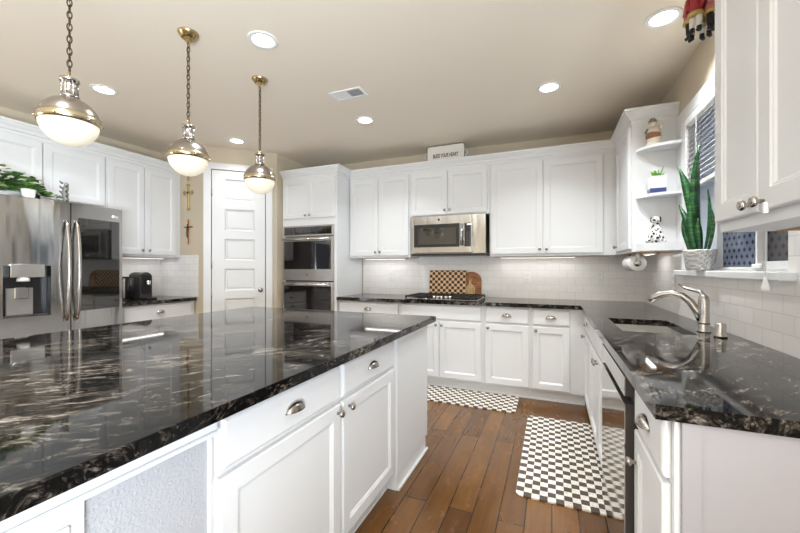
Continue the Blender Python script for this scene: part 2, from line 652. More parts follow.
# six recessed panels: the slab front is a frame of stiles and rails over the recessed sheet
fr = MB()
zs = [(2.287 - .348 * k, 2.287 - .348 * k - .255) for k in range(6)]
yf = y0d - .017
fr.box(DOOR0, yf, .008, pw0, y0d, DOORZ)
fr.box(pw1, yf, .008, DOOR1, y0d, DOORZ)
prevz = DOORZ
for zt, zb in zs:
    fr.box(pw0, yf, zt, pw1, y0d, prevz)
    prevz = zb
fr.box(pw0, yf, .008, pw1, y0d, prevz)
for zt, zb in zs:                          # sloped sticking round each panel
    rect = lambda i, y: [(pw0 + i, y, zb + i), (pw1 - i, y, zb + i), (pw1 - i, y, zt - i), (pw0 + i, y, zt - i)]
    fr.loops([rect(0, yf), rect(.016, y0d - .001)], False, False)
    fr.loops([rect(.026, y0d - .0005), rect(.034, y0d - .006)], False, True)
slab_o = slab.build('door_slab', 'trimwhite', d)
fr.build('door_panel_frame', 'trimwhite', slab_o)
cs = MB()
cw = .075
cs.box(DOOR0 - .012 - cw, -.018, 0, DOOR0 - .008, -.0005, DOORZ + .008, .004)
cs.box(DOOR1 + .008, -.018, 0, DOOR1 + .012 + cw, -.0005, DOORZ + .008, .004)
cs.box(DOOR0 - .012 - cw, -.018, DOORZ + .008, DOOR1 + .012 + cw, -.0005, DOORZ + .085, .004)
cs.build('door_frame', 'trimwhite', d)
for hz in (2.12, 1.29, .98, .3)[:2] + (.30,):
    MB().lathe([(.007, 0), (.007, .09)], (DOOR0 - .004, -.012, hz - .045), seg=10).build('hinge', 'nickel', d)
MB().lathe([(.007, 0), (.007, .09)], (DOOR0 - .004, -.012, .90), seg=10).build('hinge', 'nickel', d)
MB().lathe([(.026, 0), (.026, -.006), (.011, -.010), (.010, -.032), (.024, -.038), (.029, -.052), (.024, -.066), (0, -.070)],
           (DOOR1 - .052, yf, .99), 'y', 20).build('door_knob', 'nickel', d)

# window in the right wall
wn = bpy.data.objects.new('window_1', None)
scene.collection.objects.link(wn)
wn['kind'] = 'structure'
wf = MB()
fx0, fx1 = XR + .022, XR + .075
wf.box(fx0, WY0, WZ0, fx1, WY1, WZ0 + .012).box(fx0, WY0, WZ1 - .035, fx1, WY1, WZ1)
wf.box(fx0, WY0, WZ0 + .012, fx1, WY0 + .015, WZ1 - .035).box(fx0, WY1 - .035, WZ0 + .012, fx1, WY1, WZ1 - .035)
WM = 2.165                                  # meeting stile of the sliding sashes
wf.box(fx0 - .006, WM - .004, WZ0 + .012, fx1 - .004, WM + .012, WZ1 - .035)
wf.box(fx0 + .012, WY0 + .015, WZ0 + .012, fx1 - .005, WM - .004, WZ0 + .045)
wf.box(fx0 + .012, WM + .012, WZ0 + .012, fx1 - .005, WY1 - .035, WZ0 + .020)
wf.box(fx0 + .004, 2.625, WZ0 + .020, fx1 - .005, 2.665, WZ1 - .035)
wf.build('window_frame', 'trimwhite', wn)
MB().box(fx0 + .030, WM + .012, WZ0 + .020, fx0 + .036, 2.625, WZ1 - .035).build('pane', 'film', wn)
MB().box(fx0 + .030, 2.665, WZ0 + .020, fx0 + .036, WY1 - .035, WZ1 - .035).build('pane', 'frost', wn)
MB().box(fx0 + .030, WY0 + .015, WZ0 + .045, fx0 + .036, WM - .004, WZ1 - .035).build('pane', 'filmgrey', wn)
MB().box(fx0 - .018, WM - .055, WZ0 + .013, fx0 - .007, WM + .020, WZ0 + .034, .003).build('sash_latch', 'plastic', wn)
ca = MB()
cx0 = XR - .022
ca.box(cx0, WY0 - .085, WZ1, XR, WY1 + .085, WZ1 + .085, .004)
ca.box(cx0, WY1, WZ0, XR, WY1 + .085, WZ1, .004)
for (a, b_, c_, d_) in ((WY1 - .004, WZ0, WY1, WZ1),):
    ca.box(XR, a, b_, fx0, c_, d_)
ca.box(XR, WY0, WZ1 - .004, fx0, WY1, WZ1)
ca.build('window_casing', 'trimwhite', wn)
MB().box(XR - .06, WY0 - .055, WZ0 - .035, fx0, WY1 + .11, WZ0, .004).build('window_sill', 'trimwhite', wn)

# horizontal blind, half lowered
bl = thing('window_blind', 'white horizontal slat blind half lowered in the window above the sink', 'blind', (XR - .004, 0, WZ1 - .005))
MB().box(-.022, WY0 + .012, -.05, .018, WY1 - .012, 0, .003).build('head_rail', 'blind', bl)
sl = MB()
zz = -.062
while zz > -.45:
    c0 = Vector((-.001, 0, zz))
    dx_, dz_ = .017 * math.cos(.75), .017 * math.sin(.75)
    sl.extrude([(c0.x - dx_, WY0 + .014, zz - dz_), (c0.x + dx_, WY0 + .014, zz + dz_), (c0.x + dx_ - .001, WY0 + .014, zz + dz_ + .0025),
                (c0.x - dx_ - .001, WY0 + .014, zz - dz_ + .0025)], (0, WY1 - WY0 - .028, 0))
    zz -= .030
sl.build('slats', 'blind', bl)
MB().box(-.018, WY0 + .014, -.49, .014, WY1 - .014, -.462, .003).build('bottom_rail', 'blind', bl)
for yy in (WY0 + .2, WM, WY1 - .2):
    MB().tube([(-.02, yy, -.05), (-.02, yy, -.47)], .0012, 6).build('ladder_cord', 'blind', bl)
# the pull cord hangs below the sill line at the right-hand end of the window
pc = MB().tube([(-.050, WY0 - .02, -.02), (-.085, WY0 - .045, -.5), (-.092, WY0 - .05, -1.03)], .0016, 6)
pc.tube([(-.020, WY0 + .02, -.02), (-.050, WY0 - .02, -.02)], .0016, 6)
pco = pc.build('pull_cord', 'blind', bl)
MB().lathe([(0, 0), (.004, 0), (.006, -.012), (.013, -.04), (.012, -.052), (0, -.056)], (-.092, WY0 - .05, -1.03), seg=14).build('tassel', 'plastic', pco)


# ------------------------------------------------------------------ cabinet kit
# local frame: x along the width, front frame plane at y = 0, y grows into the cabinet, fronts lie at y < 0
TD = .020


def knob_mesh():
    mb = MB().lathe([(.006, 0), (.006, -.012), (.0135, -.017), (.0155, -.023), (.012, -.029), (0, -.031)], axis='y', seg=18)
    bmesh.ops.recalc_face_normals(mb.bm, faces=mb.bm.faces)
    me = bpy.data.meshes.new('knob')
    mb.bm.to_mesh(me)
    mb.bm.free()
    me.materials.append(M['nickel'])
    return me


def pull_mesh():
    """cup pull: quarter-ellipsoid hood open below, with a thin back plate"""
    mb = MB()
    a, b_, c_ = .045, .026, .030
    nu, nv = 18, 8
    grid, gin = [], []
    for s_, store in ((1.0, grid), (.86, gin)):
        for i in range(nu + 1):
            ph = PI * i / nu
            row = []
            for j in range(nv + 1):
                th = PI / 2 * j / nv
                row.append(mb.bm.verts.new((-a * s_ * math.cos(ph), -b_ * s_ * math.sin(ph) * math.cos(th) - .001, c_ * s_ * math.sin(ph) * math.sin(th))))
            store.append(row)
    for g, fl in ((grid, False), (gin, True)):
        for i in range(nu):
            for j in range(nv):
                q = [g[i][j], g[i + 1][j], g[i + 1][j + 1], g[i][j + 1]]
                try:
                    f_ = mb.bm.faces.new(q[::-1] if fl else q)
                    f_.smooth = True
                except ValueError:
                    pass
    for i in range(nu):
        mb.bm.faces.new((grid[i][0], gin[i][0], gin[i + 1][0], grid[i + 1][0]))
    bmesh.ops.remove_doubles(mb.bm, verts=mb.bm.verts, dist=1e-5)
    mb.box(-a - .003, -.003, -.004, a + .003, 0, .002, .001)
    bmesh.ops.recalc_face_normals(mb.bm, faces=mb.bm.faces)
    me = bpy.data.meshes.new('cup_pull')
    mb.bm.to_mesh(me)
    mb.bm.free()
    me.materials.append(M['nickel'])
    return me


KNOB, PULL = knob_mesh(), pull_mesh()


def rect_y(x0, x1, z0, z1, i, y):
    return [(x0 + i, y, z0 + i), (x1 - i, y, z0 + i), (x1 - i, y, z1 - i), (x0 + i, y, z1 - i)]


def door(parent, x0, x1, z0, z1, knob=None, fw=.055):
    mb = MB()
    R = lambda i, y: rect_y(x0, x1, z0, z1, i, y)
    mb.loops([R(0, -.001), R(0, -TD + .004), R(.004, -TD), R(fw, -TD), R(fw + .004, -TD + .0045), R(fw + .008, -TD + .0045), R(fw + .013, -TD + .010)])
    o = mb.build('door', 'white', parent)
    if knob:
        place('knob', KNOB, o, (knob[0], -TD, knob[1]))
    return o


def drawer(parent, x0, x1, z0, z1, pull=True, dz=0.0):
    mb = MB()
    R = lambda i, y: rect_y(x0, x1, z0, z1, i, y)
    mb.loops([R(0, -.001), R(0, -TD + .007), R(.004, -TD + .003), R(.010, -TD)])
    o = mb.build('drawer', 'white', parent)
    if pull:
        place('cup_pull', PULL, o, ((x0 + x1) / 2, -TD, (z0 + z1) / 2 - .008 + dz))
    return o


def carcass(parent, x0, x1, z0, z1, depth, open_top=False, toe=True, name='body'):
    mb = MB()
    if open_top:
        th = .018
        mb.box(x0, 0, z0, x1, th, z1).box(x0, depth - th, z0, x1, depth, z1)
        mb.box(x0, th, z0, x0 + th, depth - th, z1).box(x1 - th, th, z0, x1, depth - th, z1)
        mb.box(x0 + th, th, z0, x1 - th, depth - th, z0 + th)
    else:
        mb.box(x0, 0, z0, x1, depth, z1)
    o = mb.build(name, 'white', parent)
    if toe:
        tb = MB().box(x0, .055, 0, x1, depth, z0)
        tb.extrude([(x0, .055, 0), (x0, .040, 0), (x0, .043, .012), (x0, .055, .018)], (x1 - x0, 0, 0))
        tb.build('toe_kick', 'white', parent)
    return o


CT0, CT1 = .878, .915                       # worktop under and upper side
BT = CT0 - .0015                            # top of the base boxes
DZ = (.118, .700)
WZ = (.716, .862)

# ------------------------------------------------------------------ base cabinets, back run (front frame plane y = 3.65)
GB = 'white base cabinets along the back wall'
YF = 3.65
DB = YB - YF - .012


def back_base(label, x0, x1, **kw):
    t_ = thing('base_cabinet', label, 'cabinet', (x0, YF, 0), 0, GB)
    carcass(t_, .0008, x1 - x0 - .0008, .10, BT, DB, **kw)
    return t_


b = back_base('white base cabinet between the ovens and the cooktop, wide drawer with cup pull', -2.308, -1.53)
drawer(b, .02, .765, *WZ, dz=.0)
door(b, .02, .39, *DZ, knob=(.36, .66))
door(b, .395, .765, *DZ, knob=(.425, .66))
b = back_base('white base cabinet under the cooktop with plain wide front above two doors', -1.53, -.625)
drawer(b, .02, .882, *WZ, pull=False)
door(b, .02, .449, *DZ, knob=(.42, .66))
door(b, .453, .882, *DZ, knob=(.481, .66))
b = back_base('white base cabinet with drawer and knob door just right of the cooktop cabinet', -.625, -.183)
drawer(b, .018, .424, *WZ)
door(b, .018, .424, *DZ, knob=(.045, .665))
b = back_base('narrower white base cabinet with drawer and door next to the inside corner', -.183, .279)
drawer(b, .016, .334, *WZ)
door(b, .016, .334, *DZ, knob=(.045, .665))

# ------------------------------------------------------------------ base cabinets, right run (frame plane x = .28)
GR = 'white base cabinets along the window wall'
XF = .28
DR = XR - XF - .012


def right_base(label, y0, y1, **kw):
    # local x runs towards the camera (world -y), so x = 0 is at y1
    t_ = thing('base_cabinet', label, 'cabinet', (XF, y1, 0), -PI / 2, GR)
    carcass(t_, .0008, y1 - y0 - .0008, .10, BT, DR, **kw)
    return t_


b = right_base('white corner base cabinet with small drawer and one knob door beyond the sink', 3.03, 3.649)
drawer(b, .13, .604, *WZ)
door(b, .13, .604, *DZ, knob=(.16, .66))
b = right_base('white sink base cabinet with two doors meeting at paired knobs', 2.10, 3.03, open_top=True)
drawer(b, .015, .915, *WZ, pull=False)
door(b, .015, .463, *DZ, knob=(.43, .66))
door(b, .467, .915, *DZ, knob=(.50, .66))
b = right_base('nearest white base cabinet at the end of the sink counter, grey-white end panel', 1.09, 1.468)
drawer(b, .012, .352, *WZ)
door(b, .012, .352, *DZ, knob=(.045, .60))
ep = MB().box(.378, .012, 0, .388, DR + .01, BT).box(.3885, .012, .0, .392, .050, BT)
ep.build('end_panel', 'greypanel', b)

# dishwasher between sink base and nearest cabinet
dwz = thing('dishwasher', 'stainless steel dishwasher under the counter between the sink and the nearest cabinet', 'dishwasher', (.235, 2.098, 0), -PI / 2)
MB().box(.006, .046, .10, .618, .58, BT).box(.006, .09, 0, .618, .58, .10).build('body', 'black', dwz)
dwd = MB().box(.006, .003, .105, .618, .045, .772).build('door', 'graphite', dwz)
MB().box(.006, 0, .105, .618, .0028, .772).build('front_skin', 'mirrorsteel', dwd)
hp = MB()
hp.box(.006, .003, .80, .618, .045, .868)
hp.box(.006, .028, .7725, .618, .045, .80)
hp = hp.build('control_panel', 'graphite', dwz)
MB().box(.006, .0, .80, .618, .0028, .868).build('front_skin', 'mirrorsteel', hp)
MB().box(.02, .0275, .7735, .604, .0278, .795).build('pocket_handle', 'black', dwz)

# ------------------------------------------------------------------ worktops
ct = MB()
CE = .235                                   # front edge x of the right-hand run
SX0, SX1, SY0, SY1 = .348, .675, 2.24, 2.79
ct.box(-2.306, 3.600, CT0, XR - .009, YB - .009, CT1)
ct.box(CE, SY1, CT0, XR - .009, 3.600, CT1)
ct.box(CE, SY0, CT0, SX0, SY1, CT1)
ct.box(SX1, SY0, CT0, XR - .009, SY1, CT1)
ct.box(CE, 1.066, CT0, XR - .009, SY0, CT1)
o = ct.build('granite_countertop', 'granite')
tag(o, 'polished black granite countertop running along the back wall and round to the sink', 'countertop')

bm_ = MB()
th = .002
zb = .70
a_ = .012
bm_.loops([rect_z for rect_z in (
    [(SX0 - .015, SY0 - .015, CT0 - .0006), (SX1 + .015, SY0 - .015, CT0 - .0006), (SX1 + .015, SY1 + .015, CT0 - .0006), (SX0 - .015, SY1 + .015, CT0 - .0006)],
    [(SX0 + .003, SY0 + .003, CT0 - .0006), (SX1 - .003, SY0 + .003, CT0 - .0006), (SX1 - .003, SY1 - .003, CT0 - .0006), (SX0 + .003, SY1 - .003, CT0 - .0006)],
    [(SX0 + .006, SY0 + .006, zb + .02), (SX1 - .006, SY0 + .006, zb + .02), (SX1 - .006, SY1 - .006, zb + .02), (SX0 + .006, SY1 - .006, zb + .02)],
    [(SX0 + .028, SY0 + .028, zb), (SX1 - .028, SY0 + .028, zb), (SX1 - .028, SY1 - .028, zb), (SX0 + .028, SY1 - .028, zb)])], False, True)
sk = thing('kitchen_sink', 'undermounted stainless steel sink set in the granite below the window', 'sink')
M['sinksteel'] = mat('satin_sink_steel', (0.66, 0.64, 0.61, 1), 0.34, 1)
bm_.build('basin', 'sinksteel', sk)
MB().box(SX0 + .01, 2.515, zb + .001, SX1 - .01, 2.53, .80, .004).build('bowl_divider', 'sinksteel', sk)
MB().lathe([(.04, 0), (.04, .003), (.028, .004), (.026, .001), (0, .001)], (.51, 2.66, zb + .0005), seg=20).build('drain', 'chrome', sk)

# faucet
fa = thing('kitchen_faucet', 'brushed nickel pull-out faucet with curved spout and lever beside the sink', 'faucet', (.735, 2.37, CT1))
MB().lathe([(.030, .0005), (.030, .006), (.025, .012), (.024, .10), (.025, .165), (.022, .185), (.010, .196), (0, .198)], seg=24).build('body', 'nickel', fa)
spp = [(-.010, .004, .06), (-.028, .010, .11), (-.052, .020, .155), (-.085, .032, .185), (-.125, .046, .196), (-.165, .058, .190), (-.200, .070, .172), (-.222, .078, .150)]
MB().tube(spp, [.018, .019, .019, .018, .0175, .019, .021, .019], 16).build('spout', 'nickel', fa)
MB().tube([(.0, .0, .19), (-.008, .016, .208), (-.028, .045, .215), (-.055, .085, .226), (-.075, .12, .243)], [.014, .014, .013, .012, .009], 12, flat=.7).build('lever', 'nickel', fa)
MB().lathe([(.0255, 0), (.0265, .003), (.0255, .006)], (0, 0, .042), seg=24).build('collar', 'black', fa)
o = MB().lathe([(.020, .0005), (.026, .001), (.026, .010), (.022, .014), (.0215, .062), (.019, .068), (0, .069)], seg=24).build('air_gap_cap', 'nickel')
o.location = (.752, 2.215, CT1)
tag(o, 'short round nickel cap standing on the granite right of the faucet', 'air gap')

# ------------------------------------------------------------------ left run
GL = 'white cabinets on the fridge wall'
lb = thing('base_cabinet', 'white base cabinet right of the fridge with a wide drawer under the coffee machine', 'cabinet', (-3.80, 2.135, 0), PI / 2, GL)
LW = YP - 2.135 - .010
carcass(lb, .001, LW, .10, BT, .585)
drawer(lb, .05, LW - .05, .70, .862, dz=.012)
door(lb, .05, LW / 2 - .002, .118, .685, knob=(LW / 2 - .03, .65))
door(lb, LW / 2 + .002, LW - .05, .118, .685, knob=(LW / 2 + .03, .65))
o = MB().box(XL + .009, 2.13, CT0, -3.765, YP - .009, CT1, .003).build('granite_countertop', 'granite')
tag(o, 'short black granite countertop beside the fridge under the coffee machine', 'countertop')

UB, UT = 1.372, 2.345                       # upper boxes


def upper(label, loc, rot, wdt, depth, doors, group, z0=UB, z1=UT, dz0=None, dz1=2.325, kz=.045, bottom=True):
    t_ = thing('wall_cabinet', label, 'cabinet', loc, rot, group)
    MB().box(.0008, 0, z0, wdt - .0008, depth, z1).build('body', 'white', t_)
    if bottom:
        MB().box(.02, depth * .45, z0 - .002, wdt - .02, depth - .01, z0 - .0002).build('underside', 'rawwood', t_)
    dz0 = z0 + .022 if dz0 is None else dz0
    for x0, x1, kx in doors:
        door(t_, x0, x1, dz0, dz1, knob=(kx, dz0 + kz) if kx is not None else None)
    return t_


XUL = -4.05                                 # left uppers frame plane
DL_ = XUL - XL - .009
y = 1.21
upper('pair of short white wall cabinet doors above the fridge', (XUL, 1.21, 0), PI / 2, .965, DL_,
      [(.012, .480, .45), (.488, .953, .52)], GL, z0=1.83, bottom=False)
upper('tall double-door white wall cabinet above the coffee machine', (XUL, 2.177, 0), PI / 2, YP - 2.177 - .001, DL_,
      [(.010, .360, .328), (.367, .715, .40)], GL)

# ------------------------------------------------------------------ back uppers (frame plane y = 3.915)
GU = 'white wall cabinets along the back wall'
YU = 3.915
DU = YB - YU - .009
upper('white double-door wall cabinet between the oven tower and the microwave', (-2.308, YU, 0), 0, .80, DU,
      [(.010, .393, .365), (.398, .785, .425)], GU)
upper('short white double-door wall cabinet above the microwave', (-1.508, YU, 0), 0, .90, DU,
      [(.012, .441, .414), (.446, .876, .474)], GU, z0=1.828, dz0=1.845, bottom=False)
upper('wide white double-door wall cabinet right of the microwave', (-.608, YU, 0), 0, 1.1665, DU,
      [(.014, .524, .495), (.530, 1.055, .56)], GU)
# right-hand uppers
XU = .56
cu = thing('wall_cabinet', 'white wall cabinet in the corner with one narrow door facing the fridge side', 'cabinet', (XU, YU - .002, 0), -PI / 2, 'white wall cabinets on the window wall')
CW = YU - .002 - 3.23
MB().box(.0008, 0, UB, CW, XR - XU - .009, UT).build('body', 'white', cu)
MB().box(.02, .025, UB - .002, CW - .02, XR - XU - .02, UB - .0002).build('underside', 'rawwood', cu)
door(cu, .10, CW - .012, UB + .022, 2.325, knob=(.14, UB + .065))
nu_ = upper('near white wall cabinet with two doors at the right edge, knobs meeting in the middle', (XU - .022, 1.585, 0), -PI / 2, .70, XR - XU + .022 - .009,
            [(.008, .292, .262), (.298, .690, .326)], 'white wall cabinets on the window wall', z1=2.50, dz1=2.48, dz0=1.404, kz=.023)
MB().box(.338, -TD - .010, 1.392, .352, -TD - .0005, 1.422, .002).build('child_latch', 'plastic', nu_)

# quarter-round open shelf unit on the end of the corner cabinet
su = thing('corner_shelf', 'white open shelf unit with three quarter-round shelves beside the window', 'shelf', (XU, 3.2295, 0))
SW, SD = XR - XU - .009, .175


def quarter(z0, z1, mb):
    pts = [(SW, 0)]
    pts += [(SW - (SW - .026) * math.sin(a), -SD * math.cos(a)) for a in [PI / 2 * k / 16 for k in range(17)]]
    mb.prism(pts, z0, z1)


for z0, z1 in ((2.118, 2.138), (1.768, 1.788), (1.375, 1.432)):
    q = MB()
    quarter(z0, z1, q)
    q.build('shelf', 'white', su)
MB().box(SW - .0005, -SD, UB, SW + .008, 0, UT).build('back_panel', 'white', su)
MB().box(0, -.004, UB, SW - .001, -.0002, UT).build('side_panel', 'white', su)


# crown mouldings: mitred sweep of a profile along a plan path (outward = right-hand side of travel)
def crown(path, prof):
    mb = MB()
    n = len(path)
    P = [Vector((p[0], p[1])) for p in path]
    loops_ = []
    for i in range(n):
        d0 = (P[i] - P[i - 1]).normalized() if i > 0 else None
        d1 = (P[i + 1] - P[i]).normalized() if i < n - 1 else None
        nn = lambda d_: Vector((d_.y, -d_.x))
        if d0 is None:
            off = nn(d1)
        elif d1 is None:
            off = nn(d0)
        else:
            m_ = (nn(d0) + nn(d1)).normalized()
            off = m_ / max(.2, m_.dot(nn(d0)))
        loops_.append([(P[i].x + off.x * u, P[i].y + off.y * u, z) for u, z in prof])
    mb.loops(loops_)
    return mb


CP = [(-.02, 2.346), (.004, 2.346), (.006, 2.366), (.018, 2.374), (.024, 2.392), (.042, 2.412), (.048, 2.424), (.056, 2.428), (.056, 2.446), (-.02, 2.446)]
struct('trim_1', crown([(-2.306, YU), (XU, YU), (XU, 3.23), (XR - .002, 3.23)], CP), 'trimwhite')
TX0, TX1, TYF = DX1 + .006, -2.3095, 3.62
struct('trim_2', crown([(TX0, TYF), (TX1, TYF), (TX1, YU + .02)], CP), 'trimwhite')
struct('trim_3', crown([(XUL, 1.20), (XUL, YP - .002)], CP), 'trimwhite')

# ------------------------------------------------------------------ oven tower
tw = thing('oven_cabinet', 'tall white cabinet tower holding the double oven beside the pantry door', 'cabinet', (TX0, TYF, 0))
W_ = TX1 - TX0
TDp = YB - TYF - .010
OZ0, OZ1 = .48, 1.765
tb = MB()
tb.box(0, 0, .10, .02, TDp, UT).box(W_ - .02, 0, .10, W_, TDp, UT)
tb.box(.02, 0, OZ1, W_ - .02, TDp, UT).box(.02, 0, .10, W_ - .02, TDp, OZ0)
tb.box(.02, 0, OZ0, .040, .02, OZ1).box(W_ - .040, 0, OZ0, W_ - .02, .02, OZ1)
tb.box(.02, TDp - .01, OZ0, W_ - .02, TDp, OZ1)
tb.build('body', 'white', tw)
MB().box(0, .055, 0, W_, TDp, .0995).build('toe_kick', 'white', tw)
door(tw, .02, W_ / 2 - .002, 1.85, 2.325, knob=(W_ / 2 - .03, 1.885), fw=.05)
door(tw, W_ / 2 + .002, W_ - .02, 1.85, 2.325, knob=(W_ / 2 + .03, 1.885), fw=.05)
drawer(tw, .02, W_ - .02, .12, .46)

ov = thing('double_oven', 'built-in stainless double wall oven with dark glass doors', 'oven', (TX0 + .036, TYF - .002, 0))
OW = W_ - .072
MB().box(.010, .004, OZ0 + .006, OW - .010, .5, OZ1 - .006).build('body', 'dark', ov)
MB().box(0, -.028, 1.632, OW, .002, OZ1 - .004, .003).build('control_panel', 'ovensteel', ov)
MB().box(.02, -.0295, 1.652, OW - .02, -.0284, 1.744).build('control_glass', 'dglass', ov)
MB().box(OW / 2 - .06, -.0305, 1.685, OW / 2 + .06, -.0297, 1.72).build('display', mat('oven_display', (.06, .06, .07, 1), .2), ov)


def oven_door(z0, z1, band):
    d_ = MB()
    d_.box(0, -.038, z0, OW, .002, z0 + band, .003).box(0, -.038, z1 - .055, OW, .002, z1, .003)
    d_.box(0, -.038, z0 + band, .028, .002, z1 - .055).box(OW - .028, -.038, z0 + band, OW, .002, z1 - .055)
    d_.box(.028, -.02, z0 + band, OW - .028, .002, z1 - .055, mi=1)
    o_ = d_.build('door', ['ovensteel', 'dark'], ov)
    MB().box(.022, -.042, z0 + band - .004, OW - .022, -.0382, z1 - .05, .001).build('glass', 'dglass', o_)
    zh = z1 - .028
    h = MB().tube([(.03, -.075, zh), (OW - .03, -.075, zh)], .0125, 14)
    for xx in (.05, OW - .05):
        h.tube([(xx, -.037, zh), (xx, -.072, zh)], .008, 10)
    h.build('handle', 'chrome', o_)
    return o_


od = oven_door(1.098, 1.622, .142)
MB().lathe([(0, -.0395), (.013, -.0395), (.014, -.038), (.014, -.0385)], (OW / 2, 0, 1.17), 'y', 20).build('badge', mat('badge_dark', (.02, .02, .03, 1), .2), od)
MB().lathe([(.0095, -.0402), (.011, -.0402), (.011, -.0396), (.0095, -.0396)], (OW / 2, 0, 1.17), 'y', 20).build('badge_ring', 'chrome', od)
oven_door(.50, 1.085, .142)

# ------------------------------------------------------------------ microwave
mw = thing('microwave', 'stainless over-the-range microwave under the short wall cabinet', 'microwave', (-1.475, 3.845, 0))
MWW = .838
Z0, Z1 = 1.392, 1.824
MB().box(0, .0, Z0 + .012, MWW, YB - 3.845 - .010, Z1, .004).build('body', 'steel', mw)
MB().box(.01, .01, Z0 - .006, MWW - .01, .38, Z0 + .0118).build('vent_base', 'black', mw)
DXa, DXb, DXc = .045, .618, .705
MB().box(DXa, -.055, Z0 + .020, DXc, -.0005, Z1 - .004, .006).build('door', 'steel', mw)
MB().box(DXa + .015, -.0585, Z0 + .085, DXb - .045, -.0553, Z1 - .098, .001).build('door_glass', 'black', mw)
MB().box(DXa + .065, -.0600, Z0 + .115, DXb - .085, -.0588, Z1 - .140).build('window', 'dglass', mw)
MB().box(DXb + .008, -.0585, Z0 + .085, DXc - .012, -.0553, Z1 - .098, .001).build('control_panel', 'black', mw)
kp = MB()
for i in range(7):
    for j in range(3):
        kp.box(DXb + .030 + j * .026, -.0592, Z0 + .098 + i * .022, DXb + .044 + j * .026, -.0586, Z0 + .106 + i * .022)
kp.build('keypad', mat('grey_keys', (.12, .12, .12, 1), .5), mw)
MB().box(DXb + .035, -.0592, Z1 - .122, DXb + .085, -.0586, Z1 - .106).build('display', 'display', mw)
h = MB().tube([(DXb - .018, -.092, Z0 + .095), (DXb - .018, -.092, Z1 - .105)], .011, 12)
for zz in (Z0 + .115, Z1 - .125):
    h.tube([(DXb - .018, -.054, zz), (DXb - .018, -.09, zz)], .007, 8)
h.build('handle', 'chrome', mw)
MB().lathe([(0, -.0575), (.012, -.0575), (.013, -.0552)], (.345, 0, Z1 - .050), 'y', 18).build('badge', 'black', mw)

# ------------------------------------------------------------------ refrigerator (faces +x; local x -> world y)
FY0, FYC, FY1 = 1.275, 1.694, 2.100
FX = -3.655
rf = thing('refrigerator', 'stainless french-door refrigerator with water dispenser and dark glass panel', 'refrigerator', (FX, FYC, 0), PI / 2)
hw = .406
FT = 1.782
SAG = .038


def fy(x):                                   # front surface (local y), bulging towards the viewer in the middle
    return -SAG * (1 - (x / hw) ** 2)


MB().box(-hw, .075, .03, hw, XL * -1 + FX - .02, FT - .012, .004).box(-hw + .03, .12, 0, hw - .03, .60, .03).build('body', mat('fridge_side', (.20, .20, .20, 1), .4, .7), rf)


def door_prism(mb, x0, x1, z0, z1, n=12, back=.072):
    pts = [(x0 + (x1 - x0) * k / n, fy(x0 + (x1 - x0) * k / n)) for k in range(n + 1)] + [(x1, back), (x0, back)]
    mb.prism(pts, z0, z1, smooth=False)
    for f_ in mb.bm.faces:
        f_.smooth = abs(f_.normal.z) < .5
    return mb


DZB = .70                                    # bottom of the french doors
ld = MB()
gx0, gx1, gz0, gz1 = -.385, -.125, .885, 1.268     # dispenser recess
door_prism(ld, -hw, -.004, gz1, FT)
door_prism(ld, -hw, -.004, DZB, gz0)
door_prism(ld, -hw, gx0, gz0, gz1, 3)
door_prism(ld, gx1, -.004, gz0, gz1, 5)
ld.box(gx0, .055, gz0, gx1, .072, gz1)
ldo = ld.build('door', 'steel', rf)
for p_ in ldo.data.polygons:
    p_.use_smooth = False
dp = MB().box(gx0 + .001, .030, gz0 + .001, gx1 - .001, .0545, gz1 - .001)
dp.build('dispenser_recess', 'black', ldo)
MB().box(gx0 + .030, fy(-.25) - .010, 1.178, gx1 - .035, .028, gz1 + .012, .003).build('dispenser_panel', 'chrome', ldo)
MB().box(gx0 + .024, .016, gz0 + .012, gx1 - .085, .0295, 1.10, .004).build('dispenser_pad', mat('satin_grey', srgb(150, 146, 142), .4, .3), ldo)
MB().box(gx0 + .065, .002, 1.02, gx1 - .115, .016, 1.105, .004).build('paddle', 'chrome', ldo)
MB().lathe([(.036, 1.150), (.036, 1.168), (.030, 1.177)], (gx0 + .11, -.004, 0), seg=18).build('ice_chute', 'plastic', ldo)
MB().box(gx0 + .005, fy(-.25) + .010, gz0 + .001, gx1 - .005, .029, gz0 + .010, .002).build('drip_tray', 'greyplastic', ldo)

rd = door_prism(MB(), .004, hw, DZB, FT).build('door', 'steel', rf)
for p_ in rd.data.polygons:
    p_.use_smooth = False
ax, bx_ = .055, .375
ga, gb_ = Vector((ax, fy(ax) - .012)), Vector((bx_, fy(bx_) - .007))
MB().prism([(ga.x, ga.y), (gb_.x, gb_.y), (gb_.x, gb_.y + .010), (ga.x, ga.y + .012)], .895, 1.665).build('glass_panel', 'fglass', rd)
dd = MB()
for z0, z1 in ((.055, .69),):
    door_prism(dd, -hw, hw, z0, z1, 20)
fd = dd.build('freezer_drawer', 'steel', rf)
for p_ in fd.data.polygons:
    p_.use_smooth = False
MB().tube([(-.33, fy(-.33) - .05, .63), (0, fy(0) - .055, .63), (.33, fy(.33) - .05, .63)], .013, 12).tube([(-.33, fy(-.33) - .05, .63), (-.33, fy(-.33) + .002, .63)], .009, 8)\
    .tube([(.33, fy(.33) - .05, .63), (.33, fy(.33) + .002, .63)], .009, 8).build('handle', 'chrome', fd)
for sgn, dr_ in ((-1, ldo), (1, rd)):
    xx = sgn * .034
    pts = []
    for k in range(17):
        u = k / 16
        pts.append((xx, -SAG - .012 - .050 * math.sin(PI * u) ** .6, .83 + .80 * u))
    MB().tube(pts, .0125, 12, flat=.8).tube([pts[0], (xx, -SAG + .006, .83)], .014, 10).tube([pts[-1], (xx, -SAG + .006, 1.63)], .014, 10).build('handle', 'nickel', dr_)


